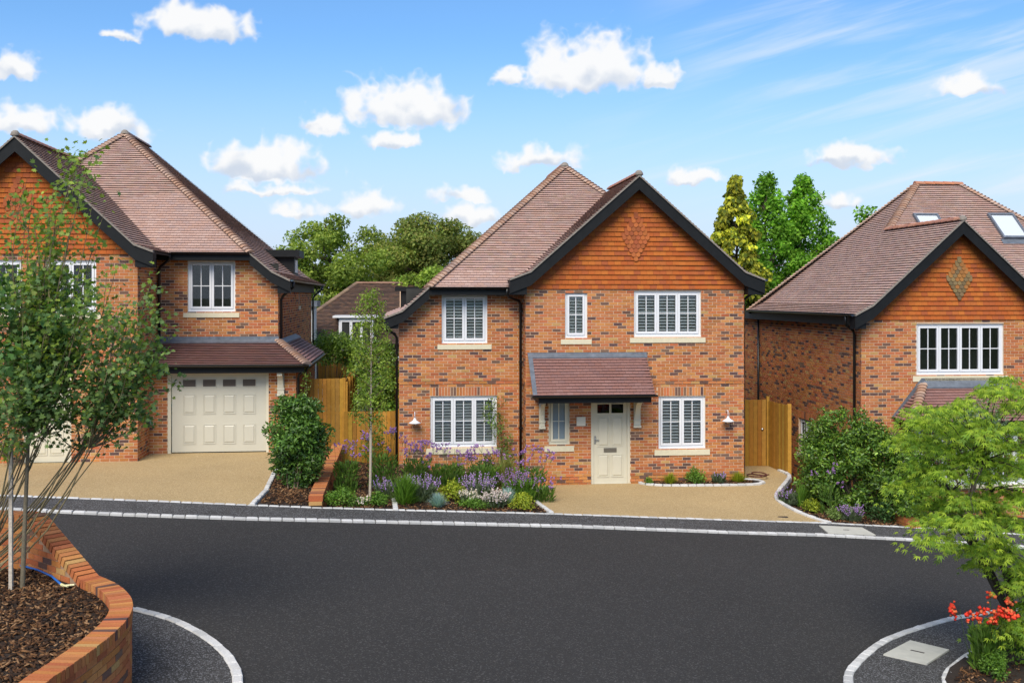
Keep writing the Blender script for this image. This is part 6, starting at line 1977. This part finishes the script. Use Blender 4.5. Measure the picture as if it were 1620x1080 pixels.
tuft('grass_clump', 'wispy straw grass beside the drainpipe in the bed', put(800, 25.4), 25.4, 0.18, 0.40, 0.85, [(0.20, 0.20, 0.06), (0.16, 0.19, 0.05)], 231, 260)
# narrow bed under the right hand window
zz = 0.05
mound('box_mound', 'small green tuft nearest the front door', put(1026, 26.75), 26.75, zz, 0.14, 0.18, GREENS['fresh'], 241, 0.04, 260)
tuft('sedge', 'yellow-green sedge left of the round bush by the wall', put(1060, 26.75), 26.75, zz, 0.30, 0.30, GREENS['lime'], 242, 420)
mound('hebe_bush', 'round fresh green bush below the two-light window', put(1101, 26.85), 26.85, zz, 0.28, 0.48, GREENS['fresh'], 243, 0.05, 1100)
spiky('lavender', 'small grey lavender between the round bush and the house corner', put(1137, 26.85), 26.85, zz, 0.22, 0.32, LILAC, GREENS['grey'], 244, 15, 630)
tuft('sedge', 'yellow-green sedge at the house corner by the path', put(1168, 26.95), 26.95, zz, 0.32, 0.30, GREENS['lime'], 245, 420)
# bed along the right hand hedge
zr = lambda x: -0.12 + (x - 6.8) * -0.12
def rb(px, Z): x = put(px, Z); return x, Z, mainz(x, Z) * 0.55 + gz(x) * 0.45
spiky('lavender', 'grey-leaved lavender at the tip of the bed by the path', *rb(1247, 25.4), 0.32, 0.42, LILAC, GREENS['grey'], 251, 22, 930)
mound('golden_shrub', 'yellow-green shrub at the front of the hedge bed', *rb(1283, 24.9), 0.26, 0.36, GREENS['lime'], 252, 0.055, 700)
tuft('grass_clump', 'green blade clump between lavender and hedge', *rb(1268, 25.3), 0.24, 0.55, GREENS['fresh'], 253, 260)
mound('box_mound', 'pale green mound beside the purple lavender at the kerb', *rb(1318, 24.3), 0.22, 0.30, [(0.13, 0.19, 0.05), (0.16, 0.22, 0.07)], 254, 0.04, 700)
spiky('lavender', 'purple flowering lavender at the kerb before the hedge', *rb(1347, 24.3), 0.34, 0.42, PURPLE + LILAC, GREENS['grey'], 255, 49, 930)
spiky('verbena', 'a few tall purple verbena stems before the hedge', *rb(1312, 24.8), 0.35, 1.2, PURPLE, GREENS['mid'], 256, 6, 240, 0.026, tall=True)
mound('garden_shrub', 'dark low shrub beneath the right end of the hedge', *rb(1392, 24.5), 0.40, 0.55, GREENS['dark'], 257, 0.06, 900, cat='shrub')
mound('garden_shrub', 'dark green ground cover before the bay window', put(1452, 24.6), 24.6, -0.6, 0.50, 0.40, GREENS['dark'], 258, 0.06, 900, cat='shrub')
mound('garden_shrub', 'green shrub behind the kerb under the maple sprays', put(1530, 24.7), 24.7, -0.62, 0.65, 0.55, GREENS['mid'], 259, 0.07, 900, cat='shrub')
# bottom right bed
def fb(px, Z): x = put(px, Z); return x, Z, gz(x) + 0.06
mound('box_mound', 'small fresh green bush in the bark at the bottom right corner', *fb(1572, 13.9), 0.22, 0.42, GREENS['fresh'], 261, 0.035, 1100)
e = spiky('geum', 'red flowering plant under the green maple at right', *fb(1562, 14.2), 0.36, 0.98, [(0.75, 0.045, 0.025), (0.82, 0.08, 0.035), (0.70, 0.16, 0.06)], GREENS['mid'], 262, 9, 420, 0.056, tall=True, fln=8, lsize=0.13, spread=1.1, single=True)
mound('white_flower_plant', 'low plant with tiny white flowers beside the near kerb', *fb(1560, 15.6), 0.22, 0.25, GREENS['fresh'], 263, 0.05, 260)
mound('garden_shrub', 'dense green foliage at the foot of the green maple', *fb(1625, 14.6), 0.40, 0.75, GREENS['fresh'], 264, 0.07, 700, cat='shrub')
mound('box_hedge', 'low green shrub against the front wall of the left house at the frame edge', -11.9, 24.9, 0.85, 0.35, 0.6, GREENS['mid'], 265, 0.06, 600, cat='shrub')
